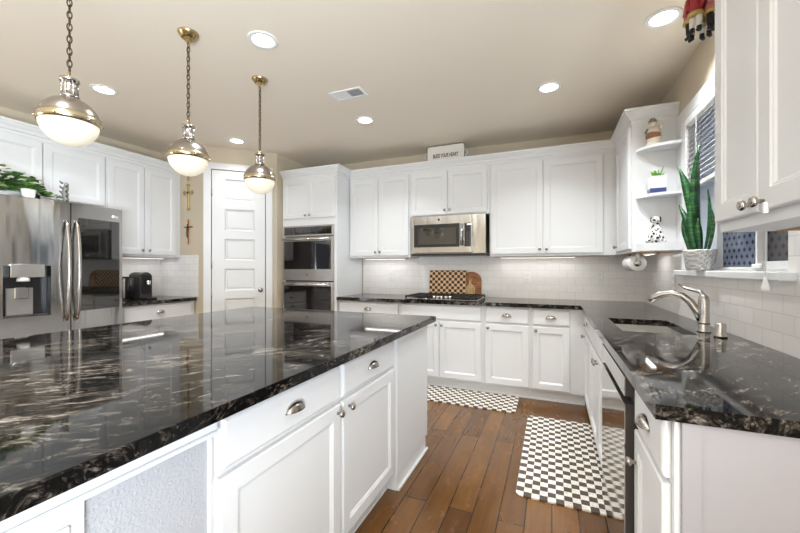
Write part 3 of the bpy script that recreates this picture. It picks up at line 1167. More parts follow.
def lettering(txt, size, name, m, parent, loc, rot=(PI / 2, 0, 0), ext=.0008, width=None):
    cu_ = bpy.data.curves.new(name, 'FONT')
    cu_.body = txt
    cu_.size = size
    cu_.extrude = ext
    cu_.align_x = 'CENTER'
    cu_.offset = size * .022
    tmp = bpy.data.objects.new(name + '_tmp', cu_)
    scene.collection.objects.link(tmp)
    dg = bpy.context.evaluated_depsgraph_get()
    me = bpy.data.meshes.new_from_object(tmp.evaluated_get(dg))
    bpy.data.objects.remove(tmp)
    me.name = name
    me.materials.clear()
    me.materials.append(M[m] if isinstance(m, str) else m)
    o_ = place(name, me, parent, loc)
    o_.rotation_euler = rot
    if width:
        ww = max(v_.co.x for v_ in me.vertices) - min(v_.co.x for v_ in me.vertices)
        o_.scale = (width / ww, 1, 1)
    return o_


lgm = mat('logo_white', srgb(235, 232, 228), .4)
ang = math.atan2(fy(.38) - fy(.32), .06)
lettering('LG', .026, 'lettering', lgm, rd, (.352, fy(.352) - .003, 1.700), (PI / 2, 0, ang))
MB().lathe([(0, -.002), (.013, -.002), (.013, .002)], (.322, fy(.322) - .003, 1.709), 'y', 18).build('logo_disc', lgm, rd)

# ------------------------------------------------------------------ island
IX = -.80                                    # fronts plane (doors); frame plane is .02 behind
GI = 'white island cabinets'


def island(label, y0, y1):
    return thing('island_cabinet', label, 'cabinet', (IX - TD, y0, 0), PI / 2, GI)


IDEP = 1.50
u1 = island('white island cabinet with the wider drawer and door, nearer of the two', .683, 1.292)
carcass(u1, .001, .608, .10, BT, .60)
drawer(u1, .022, .598, .712, .850)
door(u1, .014, .600, .118, .694, knob=(.575, .662))
u2 = island('white island cabinet with the narrower drawer and door, next to the far end panel', 1.293, 1.872)
carcass(u2, .001, .575, .10, BT, .60)
drawer(u2, .010, .545, .712, .850)
door(u2, .010, .545, .118, .694, knob=(.052, .662))
ie = thing('island_end_cabinet', 'plain white island end box with base moulding at the far corner', 'cabinet', (IX, 1.874, 0), PI / 2, GI)
MB().box(0, 0, .095, .528, .62, BT).build('body', 'white', ie)
MB().box(0, .002, 0, .498, .60, .0945).build('plinth', 'white', ie)
MB().box(-.003, -.014, 0, .512, .0015, .016, .003).box(-.003, .002, 0, -.0005, .1, .016).build('base_moulding', 'trimwhite', ie)
# seating side: knee wall with apron and outlet
kw = thing('island_knee_wall', 'white framed island side with textured panel and outlet below the apron', 'island panel', (IX, -.55, 0), PI / 2)
L = .683 + .55
kb = MB()
kb.box(0, .021, 0, L - .002, .62, BT)
kb.build('body', 'white', kw)
MB().box(0, -.004, .835, L - .0015, .0205, BT).box(0, -.010, .822, L - .0015, .0205, .8348, .003).box(L - .014, .010, 0, L - .0015, .0205, .8215, .003).build('apron', 'white', kw)
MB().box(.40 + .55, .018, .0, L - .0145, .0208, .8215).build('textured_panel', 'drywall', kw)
MB().box(0, .008, .0, .40 + .549, .0208, .8215).build('plain_panel', 'white', kw)
op = MB().box(.845, .0015, .66, .925, .0078, .785, .004, 2).build('outlet_plate', 'plastic', kw)
MB().box(.862, .0005, .733, .908, .0018, .765).box(.862, .0005, .685, .908, .0018, .717).build('socket', 'plastic', op)
# rest of the island block below the worktop (the far side)
ib = thing('island_back_cabinet', 'white back half of the island carcass under the granite top', 'cabinet', (-2.34, -.50, 0), 0, GI)
MB().box(0.02, 0, .10, .90, 2.86, BT).box(.08, .05, 0, .86, 2.80, .0995).build('body', 'white', ib)
o = MB().box(-2.40, -.60, CT0, -.742, 2.425, CT1, .004, 2).build('island_countertop', 'granite')
tag(o, 'large polished black granite island top with pale flowing veins', 'countertop')

# ------------------------------------------------------------------ cooktop
ck = thing('gas_cooktop', 'stainless gas cooktop with black cast iron grates on the back counter', 'cooktop', (-1.075, 3.880, CT1))
MB().box(-.39, -.25, .0005, .39, .25, .012, .004).build('cook_surface', 'steel', ck)
for bx0, by0, rr_ in ((-.26, .12, .04), (-.26, -.12, .035), (0, .07, .05), (.26, .12, .035), (.26, -.12, .04)):
    MB().lathe([(rr_, 0), (rr_, .012), (rr_ * .8, .018), (rr_ * .75, .024), (0, .025)], (bx0, by0, .0122), seg=20).build('burner', 'iron', ck)
for gx in (-.256, 0, .256):
    g = MB()
    x0, x1 = gx - .124, gx + .124
    zt = .040
    y0_, y1_ = (-.235, .235) if gx else (-.10, .235)
    for a, b2 in (((x0, y0_), (x1, y0_)), ((x0, y1_), (x1, y1_)), ((x0, y0_), (x0, y1_)), ((x1, y0_), (x1, y1_)), ((gx, y0_), (gx, y1_)),
                  ((x0, (y0_ + y1_) / 2), (x1, (y0_ + y1_) / 2)), ((x0, y0_ + .11), (x1, y0_ + .11)), ((x0, y1_ - .11), (x1, y1_ - .11))):
        g.box(min(a[0], b2[0]) - .006, min(a[1], b2[1]) - .006, zt - .014, max(a[0], b2[0]) + .006, max(a[1], b2[1]) + .006, zt)
    for xx in (x0, x1):
        for yy in (y0_, y1_):
            g.box(xx - .008, yy - .008, .0122, xx + .008, yy + .008, zt - .013)
    g.build('grate', 'iron', ck)
for k in range(5):
    MB().lathe([(.021, 0), (.020, .022), (.016, .028), (0, .028)], (-.09 + .045 * k, -.175 + .012 * abs(k - 2), .0122), seg=16).build('knob', 'chrome', ck)

# cutting boards leaning against the tile
def lean(o, loc, tilt):
    o.location = loc
    o.rotation_euler = (-tilt, 0, 0)


o = MB().box(-.222, -.012, 0, .222, .012, .305, .006, 2).build('cutting_board', 'chessboard')
lean(o, (-1.140, 4.166, CT1 + .002), .12)
tag(o, 'checkerboard wood cutting board leaning on the tile behind the cooktop', 'cutting board', 'cutting boards behind the cooktop')
pts = [(-.11, 0)]
pts += [(-.11 + .0, .20)]
for k in range(13):
    a = PI - PI * k / 12
    pts.append((.11 * math.cos(a), .19 + .10 * math.sin(a)))
pts += [(.11, .20), (.11, 0)]
ded = []
for p_ in pts:
    if not ded or (Vector(p_) - Vector(ded[-1])).length > 1e-4:
        ded.append(p_)
o = MB().extrude([(x, -.008, z) for x, z in ded], (0, .016, 0)).build('cutting_board', 'acacia')
lean(o, (-.858, 4.203, CT1 + .0015), .085)
tag(o, 'brown round-topped wooden cutting board leaning at the right of the checkered one', 'cutting board', 'cutting boards behind the cooktop')
pd = thing('paddle_board', 'small pale wooden paddle board with a handle in front of the brown board', 'cutting board', (0, 0, 0), 0, 'cutting boards behind the cooktop')
pts = [(-.052, .004), (-.048, 0), (.048, 0), (.052, .004), (.055, .10), (.045, .125), (.018, .150), (.013, .175), (.016, .205), (.008, .218), (-.008, .218), (-.016, .205), (-.013, .175), (-.018, .150), (-.045, .125), (-.055, .10)]
MB().extrude([(x, -.007, z) for x, z in pts], (0, .014, 0)).build('blade', 'palewood', pd)
MB().lathe([(0, -.0078), (.005, -.0078), (.005, -.0068)], (0, 0, .205), 'y', 12).build('hanging_hole', 'dark', pd)
pd.location = (-.868, 4.160, CT1 + .001)
pd.rotation_euler = (-.12, 0, 0)

# ------------------------------------------------------------------ rugs
def rug(label, x0, y0, x1, y1, rad=.035):
    pts = []
    for cx, cy, a0 in ((x1 - rad, y1 - rad, 0), (x0 + rad, y1 - rad, PI / 2), (x0 + rad, y0 + rad, PI), (x1 - rad, y0 + rad, 1.5 * PI)):
        for k in range(7):
            a = a0 + PI / 2 * k / 6
            pts.append((cx + rad * math.cos(a), cy + rad * math.sin(a)))
    mx, my = (x0 + x1) / 2, (y0 + y1) / 2
    o_ = MB().prism([(x - mx, y - my) for x, y in pts], 0, .009, .003).build('kitchen_mat', 'rug')
    o_.location = (mx, my, .0006)
    return tag(o_, label, 'mat', 'checked kitchen mats')


rug('brown and cream checked mat on the floor in front of the cooktop cabinets', -1.43, 3.255, -.29, 3.675)
rug('brown and cream checked mat on the floor along the sink and dishwasher', -.185, 2.085, .300, 3.245)

# ------------------------------------------------------------------ pendants
PX = -2.00
PR = .107
pe = thing('pendant_light', '', 'pendant light', (PX, 2.085, CZ), 0, 'globe pendants over the island')
MB().lathe([(.030, -.036), (.040, -.030), (.052, -.012), (.058, -.004), (.058, -.0003)], seg=28).build('canopy', 'brass', pe)
zg = 1.800 + PR - CZ                         # equator of the globe, below the ceiling
zn = zg + .200
lp = MB().tube([(.013 * math.cos(2 * PI * k / 12), 0, -.047 + .013 * math.sin(2 * PI * k / 12)) for k in range(12)], .003, 6, closed=True)
lp.build('hanging_loop', 'brass', pe)
lp = MB()
lp.tube([(0, .012 * math.cos(2 * PI * k / 12), zn + .008 + .014 * math.sin(2 * PI * k / 12)) for k in range(12)], .0032, 6, closed=True)
lp.build('hanging_loop', 'brass', pe)
ch = MB()
z = -.058
k = 0
z_end = zn + .020
nl = int((z - z_end) / .027)
pitch = (z - z_end) / nl
for k in range(nl):
    zc = z - pitch * (k + .5)
    pts = []
    for j in range(14):
        a = 2 * PI * j / 14
        u, v_ = .0085 * math.cos(a), (.5 * pitch + .0045) * math.sin(a)
        pts.append((u, 0, zc + v_) if k % 2 else (0, u, zc + v_))
    ch.tube(pts, .0025, 6, closed=True)
ch.tube([(.004 * math.sin(q), .004 * math.cos(q), z + (z_end - z) * q / 40) for q in range(41)], .0015, 6)
ch.build('chain', 'bronze', pe)
nk = MB().lathe([(.030, zg + .104), (.036, zg + .108), (.036, zg + .116), (.028, zg + .118), (.028, zg + .178), (.036, zg + .180), (.036, zg + .190), (.020, zg + .196), (.008, zg + .202), (0, zg + .202)], seg=28)
for j in range(6):
    a = 2 * PI * (j + .25) / 6
    nk.tube([(.026 * math.cos(a), .026 * math.sin(a), zg + .112), (.026 * math.cos(a), .026 * math.sin(a), zg + .185)], .0065, 10)
nk.build('neck', 'nickel', pe)
dm = MB().lathe([(PR + .001, zg + .008)] + [((PR + .001) * math.cos(a), zg + .008 + .100 * math.sin(a)) for a in [PI / 2 * j / 14 for j in range(1, 13)]] + [(.012, zg + .108)], seg=40)
dm.build('dome', 'domenickel', pe)
bd = MB().lathe([(PR + .001, zg - .013), (PR + .005, zg - .012), (PR + .005, zg + .022), (PR + .001, zg + .023)], seg=40)
for j in range(6):
    a = 2 * PI * (j + .3) / 6
    bd.ball(((PR + .008) * math.cos(a), (PR + .008) * math.sin(a), zg), .006, seg=8, rings=6)
M['palebrass'] = mat('pale_brass', (0.55, 0.47, 0.32, 1), 0.22, 1)
bd.build('band', 'palebrass', pe)
MB().lathe([(0, zg - PR)] + [(PR * math.sin(a), zg - PR * math.cos(a)) for a in [PI / 2 * j / 14 for j in range(1, 14)]] + [(PR, zg - .002), (PR, zg + .006), (0, zg + .007)], seg=40).build('globe', 'globe', pe)
pe['label'] = 'brass and nickel globe pendant light farthest along the island, by the pantry door'
dup(pe, (PX, 1.510, CZ), .4, 'brass and nickel globe pendant light in the middle of the row over the island')
dup(pe, (PX, .932, CZ), .9, 'brass and nickel globe pendant light nearest the refrigerator, largest in view')

# ------------------------------------------------------------------ recessed lights
def downlight(label, x, y, k=1.0):
    t_ = thing('recessed_light', label, 'ceiling light', (x, y, CZ), 0, 'recessed ceiling lights')
    MB().lathe([(.088, -.0003), (.090, -.004), (.086, -.007), (.066, -.007), (.064, -.0015), (.064, -.0003)], seg=36).build('trim_ring', 'plastic', t_)
    MB().lathe([(0, -.0035), (.0635, -.0035), (.0635, -.0006), (0, -.0006)], seg=36).build('lens', 'lens', t_)
    area_light('downlight', (0, 0, -.010), (0, 0, 0),   .12, .12, DOWNLIGHT_W * k, (.90, .955, 1.0), 'DISK', math.radians(118), parent=t_)
    return t_


downlight('round recessed ceiling light above the refrigerator side of the island', -3.24, 1.73)
downlight('round recessed ceiling light between the middle pendant and the ceiling vent', -1.635, 1.73)
downlight('round recessed ceiling light between the vent and the back cabinets', -1.63, 3.04)
downlight('round recessed ceiling light above the inside corner of the back counter', -.02, 3.04)
downlight('round recessed ceiling light above the sink at the top right', .575, 2.44)
downlight('round recessed ceiling light in front of the pantry door', -3.20, 2.99, .22)

for x_, y_, w_ in ((-3.24, .42, 'first'), (-1.63, .42, 'second'), (-3.24, -.95, 'third'), (-1.63, -.95, 'fourth'), (-3.24, -2.3, 'fifth'), (-1.63, -2.3, 'sixth')):  # unseen lights carrying the grid on, added to brighten the ceiling and room
    downlight('added unseen round recessed ceiling light behind the photographer, %s of six' % w_, x_, y_)

cv = thing('ceiling_vent', 'white rectangular ceiling air vent, one half open showing dark slats', 'vent', (-1.51, 2.53, CZ))
fr = MB()
fr.box(-.145, -.072, -.008, .145, -.052, -.0004, .002).box(-.145, .052, -.008, .145, .072, -.0004, .002)
fr.box(-.145, -.052, -.008, -.122, .052, -.0004, .002).box(.122, -.052, -.008, .145, .052, -.0004, .002).box(-.010, -.052, -.008, .010, .052, -.0004)
fr.build('frame', 'plastic', cv)
MB().box(-.121, -.0515, -.0014, .121, .0515, -.0006).build('backing', 'duct', cv)
sl = MB()
for k in range(9):
    yy = -.046 + k * .0115
    sl.box(-.121, yy - .0052, -.006, -.0105, yy + .0052, -.0048)
    sl.extrude([(.0105, yy - .002, -.007), (.0105, yy - .0005, -.007), (.0105, yy + .004, -.0016), (.0105, yy + .0025, -.0016)], (.110, 0, 0))
sl.build('slats', 'plastic', cv)

# under-cabinet lights
def under(label, x, y, z, lx, ly, wv=1.0):
    t_ = thing('under_cabinet_light', label, 'cabinet light', (x, y, z), 0, 'strip lights under the wall cabinets')
    MB().box(-lx / 2, -ly / 2, -.012, lx / 2, ly / 2, 0, .002).build('housing', 'plastic', t_)
    MB().box(-lx / 2 + .01, -ly / 2 + .006, -.0135, lx / 2 - .01, ly / 2 - .006, -.0122).build('lens', 'led', t_)
    area_light('strip_glow', (0, 0, -.016), (0, 0, 0), lx, ly, UNDER_W * wv, (.95, .98, 1.0), parent=t_)


under('white strip light under the tall left wall cabinet over the coffee machine', -4.23, 2.60, UB - .0025, .035, .55)
under('white strip light under the wall cabinet left of the microwave', -1.92, 4.10, UB - .0025, .55, .035)
under('white strip light under the wide wall cabinet right of the microwave', -.15, 4.10, UB - .0025, .75, .035, 1.4)
under('white strip light under the corner wall cabinet near the paper towels', .735, 3.52, UB - .0025, .03, .30, .7)


# ------------------------------------------------------------------ outlets
def outlet(label, loc, rot):
    t_ = thing('wall_outlet', label, 'outlet', loc, rot, 'white outlets on the tile backsplash')
    MB().box(-.037, -.006, -.06, .037, -.0003, .06, .003).build('cover_plate', 'plastic', t_)
    for zz in (-.026, .026):
        s_ = MB().box(-.017, -.0078, zz - .017, .017, -.0062, zz + .017, .002).build('socket', 'plastic', t_)
        MB().box(-.008, -.0084, zz - .004, -.005, -.0079, zz + .008).box(.005, -.0084, zz - .004, .008, -.0079, zz + .008).build('slot', 'socket', s_)
    return t_


outlet('white wall outlet on the tile left of the checkered cutting board', (-1.89, YB - .008, 1.150), 0)
outlet('white wall outlet on the back tile just right of the wooden boards', (-.248, YB - .008, 1.145), 0)
outlet('white wall outlet on the back tile nearest the inside corner', (.452, YB - .008, 1.150), 0)
outlet('white wall outlet on the window-side tile nearest the corner', (XR - .008, 3.83, 1.145), -PI / 2)
outlet('white wall outlet on the window-side tile behind the faucet, left of the snake plant', (XR - .008, 3.29, 1.145), -PI / 2)

# ------------------------------------------------------------------ sign tray on top of the wall cabinets
sg = thing('enamel_tray_sign', 'white enamel tray sign reading bless your heart on top of the wall cabinets', 'sign', (-1.105, 3.965, UT + .001), 0)
tl = MB()
rc = .03


def rr(x0, x1, z0, z1, r_, y, i=0):
    out = []
    x0 += i; x1 -= i; z0 += i; z1 -= i
    r_ = max(.004, r_ - i)
    for cx, cz, a0 in ((x1 - r_, z1 - r_, 0), (x0 + r_, z1 - r_, PI / 2), (x0 + r_, z0 + r_, PI), (x1 - r_, z0 + r_, 1.5 * PI)):
        for k in range(6):
            a = a0 + PI / 2 * k / 5
            out.append((cx + r_ * math.cos(a), y, cz + r_ * math.sin(a)))
    return out


TLH = .288
tl.loops([rr(-.215, .215, .0005, TLH, rc, .012), rr(-.215, .215, .0005, TLH, rc, -.010), rr(-.215, .215, .0005, TLH, rc, -.012, .005), rr(-.215, .215, .0005, TLH, rc, -.006, .012)])
tl.build('tray', 'enamel', sg)
MB().tube([(p_[0], -.011, p_[2]) for p_ in rr(-.2165, .2165, .004, TLH + .0015, rc, 0)], .0028, 6, closed=True).build('dark_rim', 'signblack', sg)
for s_ in (-1, 1):
    MB().tube([(s_ * (.213 + .034 * math.sin(PI * k / 12)), 0, .135 + .095 * (k / 12)) for k in range(13)], .0055, 8).build('handle', 'enamel', sg)
lettering('BLESS YOUR HEART', .060, 'lettering', 'signblack', sg, (.0, -.0068, .155), width=.29)
sg.rotation_euler = (-.06, 0, 0)

# ------------------------------------------------------------------ paper towel
pt = thing('paper_towel_holder', 'paper towel roll hung under the corner wall cabinet', 'paper towels', (.625, 3.36, UB - .0025))
MB().box(-.03, .0, -.006, .03, .32, 0, .002).box(-.012, -.004, -.085, .012, .0, -.004, .001).box(-.012, .320, -.085, .012, .324, -.004, .001).build('bracket', 'nickel', pt)
MB().lathe([(.020, .02), (.060, .02), (.062, .024), (.062, .296), (.060, .30), (.020, .30)], (0, 0, -.082), 'y', 32).build('paper_roll', 'paper', pt)
MB().lathe([(0, .0), (.022, .0), (.026, .006), (.026, .018), (.012, .0215), (.012, .315), (0, .315)], (0, 0, -.082), 'y', 20).build('rod', 'nickel', pt)


# ------------------------------------------------------------------ plants
def blade(mb, base, tip, width, bend, n=12, th=.004, mi=0):
    B, T = Vector(base), Vector(tip)
    d_ = T - B
    side = Vector((d_.y, -d_.x, 0))
    if side.length < 1e-4:
        side = Vector((1, 0, 0))
    side = (side.normalized() * .6 + Vector((.78, -.5, 0)) * .8).normalized()
    bend = Vector(bend)
    loops_ = []
    for k in range(n + 1):
        u = k / n
        c_ = B + d_ * u + bend * (4 * u * (1 - u))
        wv = width * (.55 + .75 * u if u < .5 else .925) * (1 if u < .6 else max(.04, 1 - ((u - .6) / .4) ** 1.7))
        nrm = d_.normalized().cross(side).normalized()
        fold = nrm * wv * .22
        s_ = side * wv
        loops_.append([c_ + s_ + fold, c_ + nrm * (-th), c_ - s_ + fold, c_ + nrm * th])
    mb.loops(loops_, smooth=True, mi=mi)


sp = thing('snake_plant', 'tall green snake plant in a white lattice pot on the window sill', 'potted plant', (.790, 2.610, WZ0 + .0005))
# rectangular-oval pot
pot = MB()
pot.lathe([(.0, 0), (.060, 0), (.064, .004), (.078, .108), (.080, .112), (.080, .120), (.074, .120), (.070, .106), (0, .106)], seg=32, sy=1.0)
pot.build('pot', 'lattice', sp)
MB().lathe([(0, .0), (.072, .0), (.072, .004), (0, .005)], (0, 0, .106), seg=24).build('soil', 'soil', sp)
for bx0, by0, tx, ty, tz, wv, bd_ in (
        (.005, -.005, -.004, -.008, .735, .032, (-.012, .03, 0)), (-.015, .015, -.066, .135, .645, .032, (.02, -.03, 0)), (.018, -.01, .022, -.05, .46, .028, (.010, 0, 0)),
        (-.030, .020, -.066, .135, .41, .022, (.012, -.03, 0)), (.025, -.03, .012, -.090, .375, .028, (.010, -.02, 0)), (-.034, .025, -.055, .09, .33, .020, (-.004, 0, 0)),
        (-.010, .0, -.02, .03, .52, .030, (-.010, 0, 0)), (.0, -.02, -.02, -.04, .30, .020, (0, 0, 0)), (-.02, -.012, -.035, .02, .40, .026, (-.008, 0, 0))):
    lf = MB()
    blade(lf, (bx0, by0, .108), (tx, ty, tz), wv, bd_)
    lf.build('leaf', 'snake', sp)

# small succulent in a white pot on the middle shelf
sc = thing('succulent_pot', 'small green succulent in a square white pot with blue band on the middle shelf', 'potted plant', (.700, 3.140, 1.7885))
q = lambda h_, z: [(-h_, -h_ * .8, z), (h_, -h_ * .8, z), (h_, h_ * .8, z), (-h_, h_ * .8, z)]
MB().loops([q(.044, 0), q(.047, .03), q(.054, .118), q(.056, .122), q(.050, .122), q(.047, .108)]).build('pot', 'ceramic', sc)
MB().loops([q(.0455, .002), q(.0485, .006), q(.0495, .032), q(.0485, .034)]).build('blue_band', 'blueband', sc)
MB().box(-.044, -.034, .100, .044, .034, .1095).build('soil', 'soil', sc)
lv = MB()
for k in range(13):
    a = 2.4 * k
    r_ = .012 + .022 * (k % 3) / 2
    blade(lv, (.006 * math.cos(a), .006 * math.sin(a), .109), (r_ * 1.5 * math.cos(a), r_ * math.sin(a), .145 + .022 * ((k * 7) % 5) / 4), .011, (0, 0, 0), 6, .003)
blade(lv, (.012, 0, .109), (.040, -.005, .195), .010, (0, 0, 0), 6, .003)
lv.build('leaves', 'leaflime', sc)

# dalmatian figurine on the lower shelf
da = thing('dog_figurine', 'small seated spotted dalmatian dog figurine on the lowest quarter-round shelf', 'figurine', (.694, 3.140, 1.4325), -.35)
bodym = MB()
bodym.lathe([(0, 0), (.050, .001), (.054, .015), (.046, .05), (.036, .085), (.026, .115), (.022, .14), (0, .150)], (0, .008, 0), seg=20, sy=.85)
bodym.ball((-.040, -.012, .013), .022, .030, .013).ball((.040, -.012, .013), .022, .030, .013)
bodym.tube([(-.018, -.034, .008), (-.016, -.032, .05), (-.013, -.02, .09)], [.013, .011, .012], 10)
bodym.tube([(.018, -.034, .008), (.016, -.032, .05), (.013, -.02, .09)], [.013, .011, .012], 10)
bodym.ball((0, -.006, .165), .028, .030, .026).ball((-.006, -.032, .158), .015, .022, .013)
bodym.tube([(.03, .04, .01), (.06, .03, .012), (.068, .0, .014)], [.007, .006, .004], 8)
bodym.build('body', 'dalmatian', da)
for s_ in (-1, 1):
    MB().ball((s_ * .027, .0, .168), .007, .012, .020, 10).build('ear', 'blackcloth', da)
MB().ball((-.008, -.053, .162), .006, .005, .005, 8).build('nose', 'black', da)
MB().ball((-.012, -.033, .174), .003, .003, .003, 8).ball((.010, -.033, .174), .003, .003, .003, 8).build('eye', 'black', da)

# brown and cream figurine on the top shelf: a small standing owl-like bird with wings
fg = thing('bird_figurine', 'small brown and cream carved figurine on the top quarter-round shelf', 'figurine', (.684, 3.145, 2.1385), -.3)
MB().lathe([(0, 0), (.052, 0), (.050, .012), (.040, .030), (.047, .065), (.045, .100), (.032, .135), (0, .148)], seg=18, sy=.8).build('body', 'cream', fg)
MB().lathe([(.038, .048), (.0485, .060), (.047, .085), (.040, .095)], (-.003, -.003, 0), seg=18, sy=.8).build('sash', 'brownpaint', fg)
hd = MB().ball((-.008, -.006, .158), .026, .024, .028)
hd.tube([(-.016, -.024, .155), (-.022, -.040, .150)], [.008, .002], 8)
hd.build('head', 'cream', fg)
MB().lathe([(.027, .165), (.029, .172), (.020, .188), (.016, .196), (0, .198)], (-.008, -.006, 0), seg=14).build('cap', 'greyish', fg)
for s_, mm in ((-1, 'greyish'), (1, 'cream')):
    MB().tube([(s_ * .034, 0, .125), (s_ * .048, -.010, .10), (s_ * .034, -.032, .075)] if s_ < 0 else [(.034, 0, .120), (.050, .0, .140), (.040, -.006, .170), (.014, -.012, .176)], [.011, .010, .006] if s_ < 0 else [.011, .009, .008, .006], 8).build('arm', mm, fg)

# ------------------------------------------------------------------ hanging ornament of small marching figures near the ceiling
ho = thing('hanging_ornament', 'hanging ornament of little red-coated figures in the upper corner by the near cabinet', 'ornament', (.618, 2.03, CZ + .036))
MB().tube([(0, 0, -.0363), (0, 0, -.13)], .0018, 6).build('cord', 'blackcloth', ho)
MB().lathe([(0, -.128), (.025, -.132), (.058, -.150), (.062, -.158), (0, -.159)], seg=20).build('crossplate', 'red', ho)


def figure(ang_, coat, legs, k):
    f_ = MB()
    cx, cy = .040 * math.cos(ang_), .040 * math.sin(ang_)
    f_.lathe([(0, -.305), (.024, -.302), (.026, -.28), (.020, -.25), (.023, -.22), (.014, -.205), (0, -.203)], (cx, cy, 0), seg=14)
    ox, oy = .030 * math.cos(ang_ + 1.57), .030 * math.sin(ang_ + 1.57)
    for s__ in (-1, 1):
        f_.tube([(cx + s__ * ox * .75, cy + s__ * oy * .75, -.218), (cx + s__ * ox, cy + s__ * oy, -.25), (cx + s__ * ox * .9 + .012 * math.cos(ang_), cy + s__ * oy * .9 + .012 * math.sin(ang_), -.285)], [.010, .010, .007], 8)
    body_ = f_.build('coat', coat, ho)
    MB().ball((cx, cy, -.192), .015, .015, .016, 12).build('head', 'skin', body_)
    MB().lathe([(0, -.155), (.012, -.156), (.017, -.180), (.019, -.184), (0, -.185)], (cx, cy, 0), seg=12).build('hat', 'blackcloth', body_)
    MB().lathe([(.026, -.318), (.030, -.310), (.028, -.300), (.020, -.298)], (cx, cy, 0), seg=14).build('sash', 'gold', body_)
    lg = MB()
    for s__ in (-1, 1):
        lg.tube([(cx + s__ * ox * .40, cy + s__ * oy * .40, -.312), (cx + s__ * ox * .45, cy + s__ * oy * .45, -.364)], [.0135, .011], 8)
    lg.build('trousers', legs, body_)
    bt = MB()
    for s__ in (-1, 1):
        bt.tube([(cx + s__ * ox * .45, cy + s__ * oy * .45, -.363), (cx + s__ * ox * .45, cy + s__ * oy * .45, -.380), (cx + s__ * ox * .45 + .014 * math.cos(ang_), cy + s__ * oy * .45 + .014 * math.sin(ang_), -.384)], [.0095, .010, .007], 8)
    bt.build('boots', 'blackcloth', body_)


for k in range(4):
    figure(-2.3 + k * PI / 2, 'red' if k % 2 == 0 else 'pink', ('whitecloth', 'blackcloth', 'whitecloth', 'blackcloth')[k], k)

# ------------------------------------------------------------------ crosses on the pantry wall
YC = YP - .001
CX = -3.905
c3 = thing('wall_cross', 'gold ornament with a teardrop end, topmost of the three on the pantry wall', 'cross', (CX, YC, 2.335), 0, 'crosses hung on the pantry wall')
MB().lathe([(0, -.075), (.014, -.066), (.019, -.048), (.012, -.030), (.006, -.022), (0, -.02)], (0, -.010, 0), seg=14, sy=.45).build('drop', 'brass', c3)
MB().box(-.010, -.014, -.025, .010, -.002, .115, .003).box(-.05, -.014, .035, .05, -.002, .058, .003).build('bars', 'brass', c3)
c2 = thing('wall_cross', 'ornate gold cross with flared ends, middle of the three on the pantry wall', 'cross', (CX, YC, 2.10), 0, 'crosses hung on the pantry wall')
m2 = MB().box(-.014, -.014, -.155, .014, -.002, .105, .003).box(-.058, -.014, .012, .058, -.002, .040, .003)
m2.build('bars', 'brass', c2)
fl = MB()
for x, z in ((0, .110), (0, -.165), (-.064, .026), (.064, .026)):
    fl.ball((x, -.008, z), .024, .007, .020, 12)
    fl.ball((x + (0 if abs(x) > .01 else .02), -.008, z + (.018 if abs(x) > .01 else 0)), .010, .006, .010, 8)
    fl.ball((x - (0 if abs(x) > .01 else .02), -.008, z - (.018 if abs(x) > .01 else 0)), .010, .006, .010, 8)
fl.build('finials', 'brass', c2)
c1 = thing('wall_cross', 'thin brown wooden crucifix with small figure, lowest of the three on the pantry wall', 'cross', (CX, YC, 1.70), 0, 'crosses hung on the pantry wall')
MB().box(-.008, -.012, -.175, .008, -.002, .115, .002).box(-.070, -.012, .018, .070, -.002, .034, .002).build('bars', 'acacia', c1)
MB().tube([(0, -.018, .035), (.004, -.020, -.01), (-.006, -.020, -.06), (.0, -.018, -.10)], [.008, .011, .008, .005], 8)\
    .ball((.003, -.020, .05), .009, .008, .010, 8).tube([(-.055, -.016, .030), (0, -.018, .022), (.055, -.016, .030)], .0045, 6).build('figure', 'bronze', c1)

# ------------------------------------------------------------------ coffee machine and stand
cm = thing('coffee_machine', 'graphite and black pod coffee machine on the left counter', 'coffee machine', (-4.075, 2.545, CT1), PI / 2)
# arch-topped body, local front at -y
arch = []
for k in range(15):
    a = PI * k / 14
    arch.append((-.062 * math.cos(a), 0, .235 + .055 * math.sin(a)))
body_pts = [(-.062, 0, .012)] + arch + [(.062, 0, .012)]
body_pts = [p_ for i, p_ in enumerate(body_pts) if i == 0 or (Vector(p_) - Vector(body_pts[i - 1])).length > 1e-5]
MB().extrude([(x, -.055, z) for x, y_, z in body_pts], (0, .19, 0)).build('body', 'greyplastic', cm)
MB().box(-.052, -.066, .06, .052, -.0552, .262, .006, 2).build('front_panel', 'black', cm)
MB().lathe([(.016, 0), (.020, .012), (.024, .055), (.0, .056)], (0, -.090, .145), seg=18).build('spout', 'chrome', cm)
MB().box(-.055, -.155, .001, .055, -.0555, .020, .005, 2).build('drip_tray', 'black', cm)
MB().box(-.060, -.055, .0005, .060, .135, .0118).build('base', 'black', cm)
MB().lathe([(.050, .012), (.050, .215), (.047, .225), (0, .226)], (-.072, .085, 0), seg=24).build('water_tank', 'greyplastic', cm)
st = thing('pod_stand', 'black wire stand beside the coffee machine against the tile', 'stand', (-4.06, 2.335, CT1), PI / 2)
MB().lathe([(.06, .0005), (.06, .008), (.01, .012), (.0, .012)], seg=24).build('base', 'black', st)
MB().tube([(0, 0, .01), (0, 0, .235)], .006, 8).build('post', 'nickel', st)
MB().lathe([(.058, .228), (.06, .232), (.06, .242), (.058, .246), (0, .247)], seg=24).build('top_disc', 'black', st)
wr_ = MB()
for k in range(6):
    a = 2 * PI * k / 6
    wr_.tube([(.050 * math.cos(a), .050 * math.sin(a), .006), (.056 * math.cos(a), .056 * math.sin(a), .23)], .0018, 6)
wr_.build('wires', 'nickel', st)
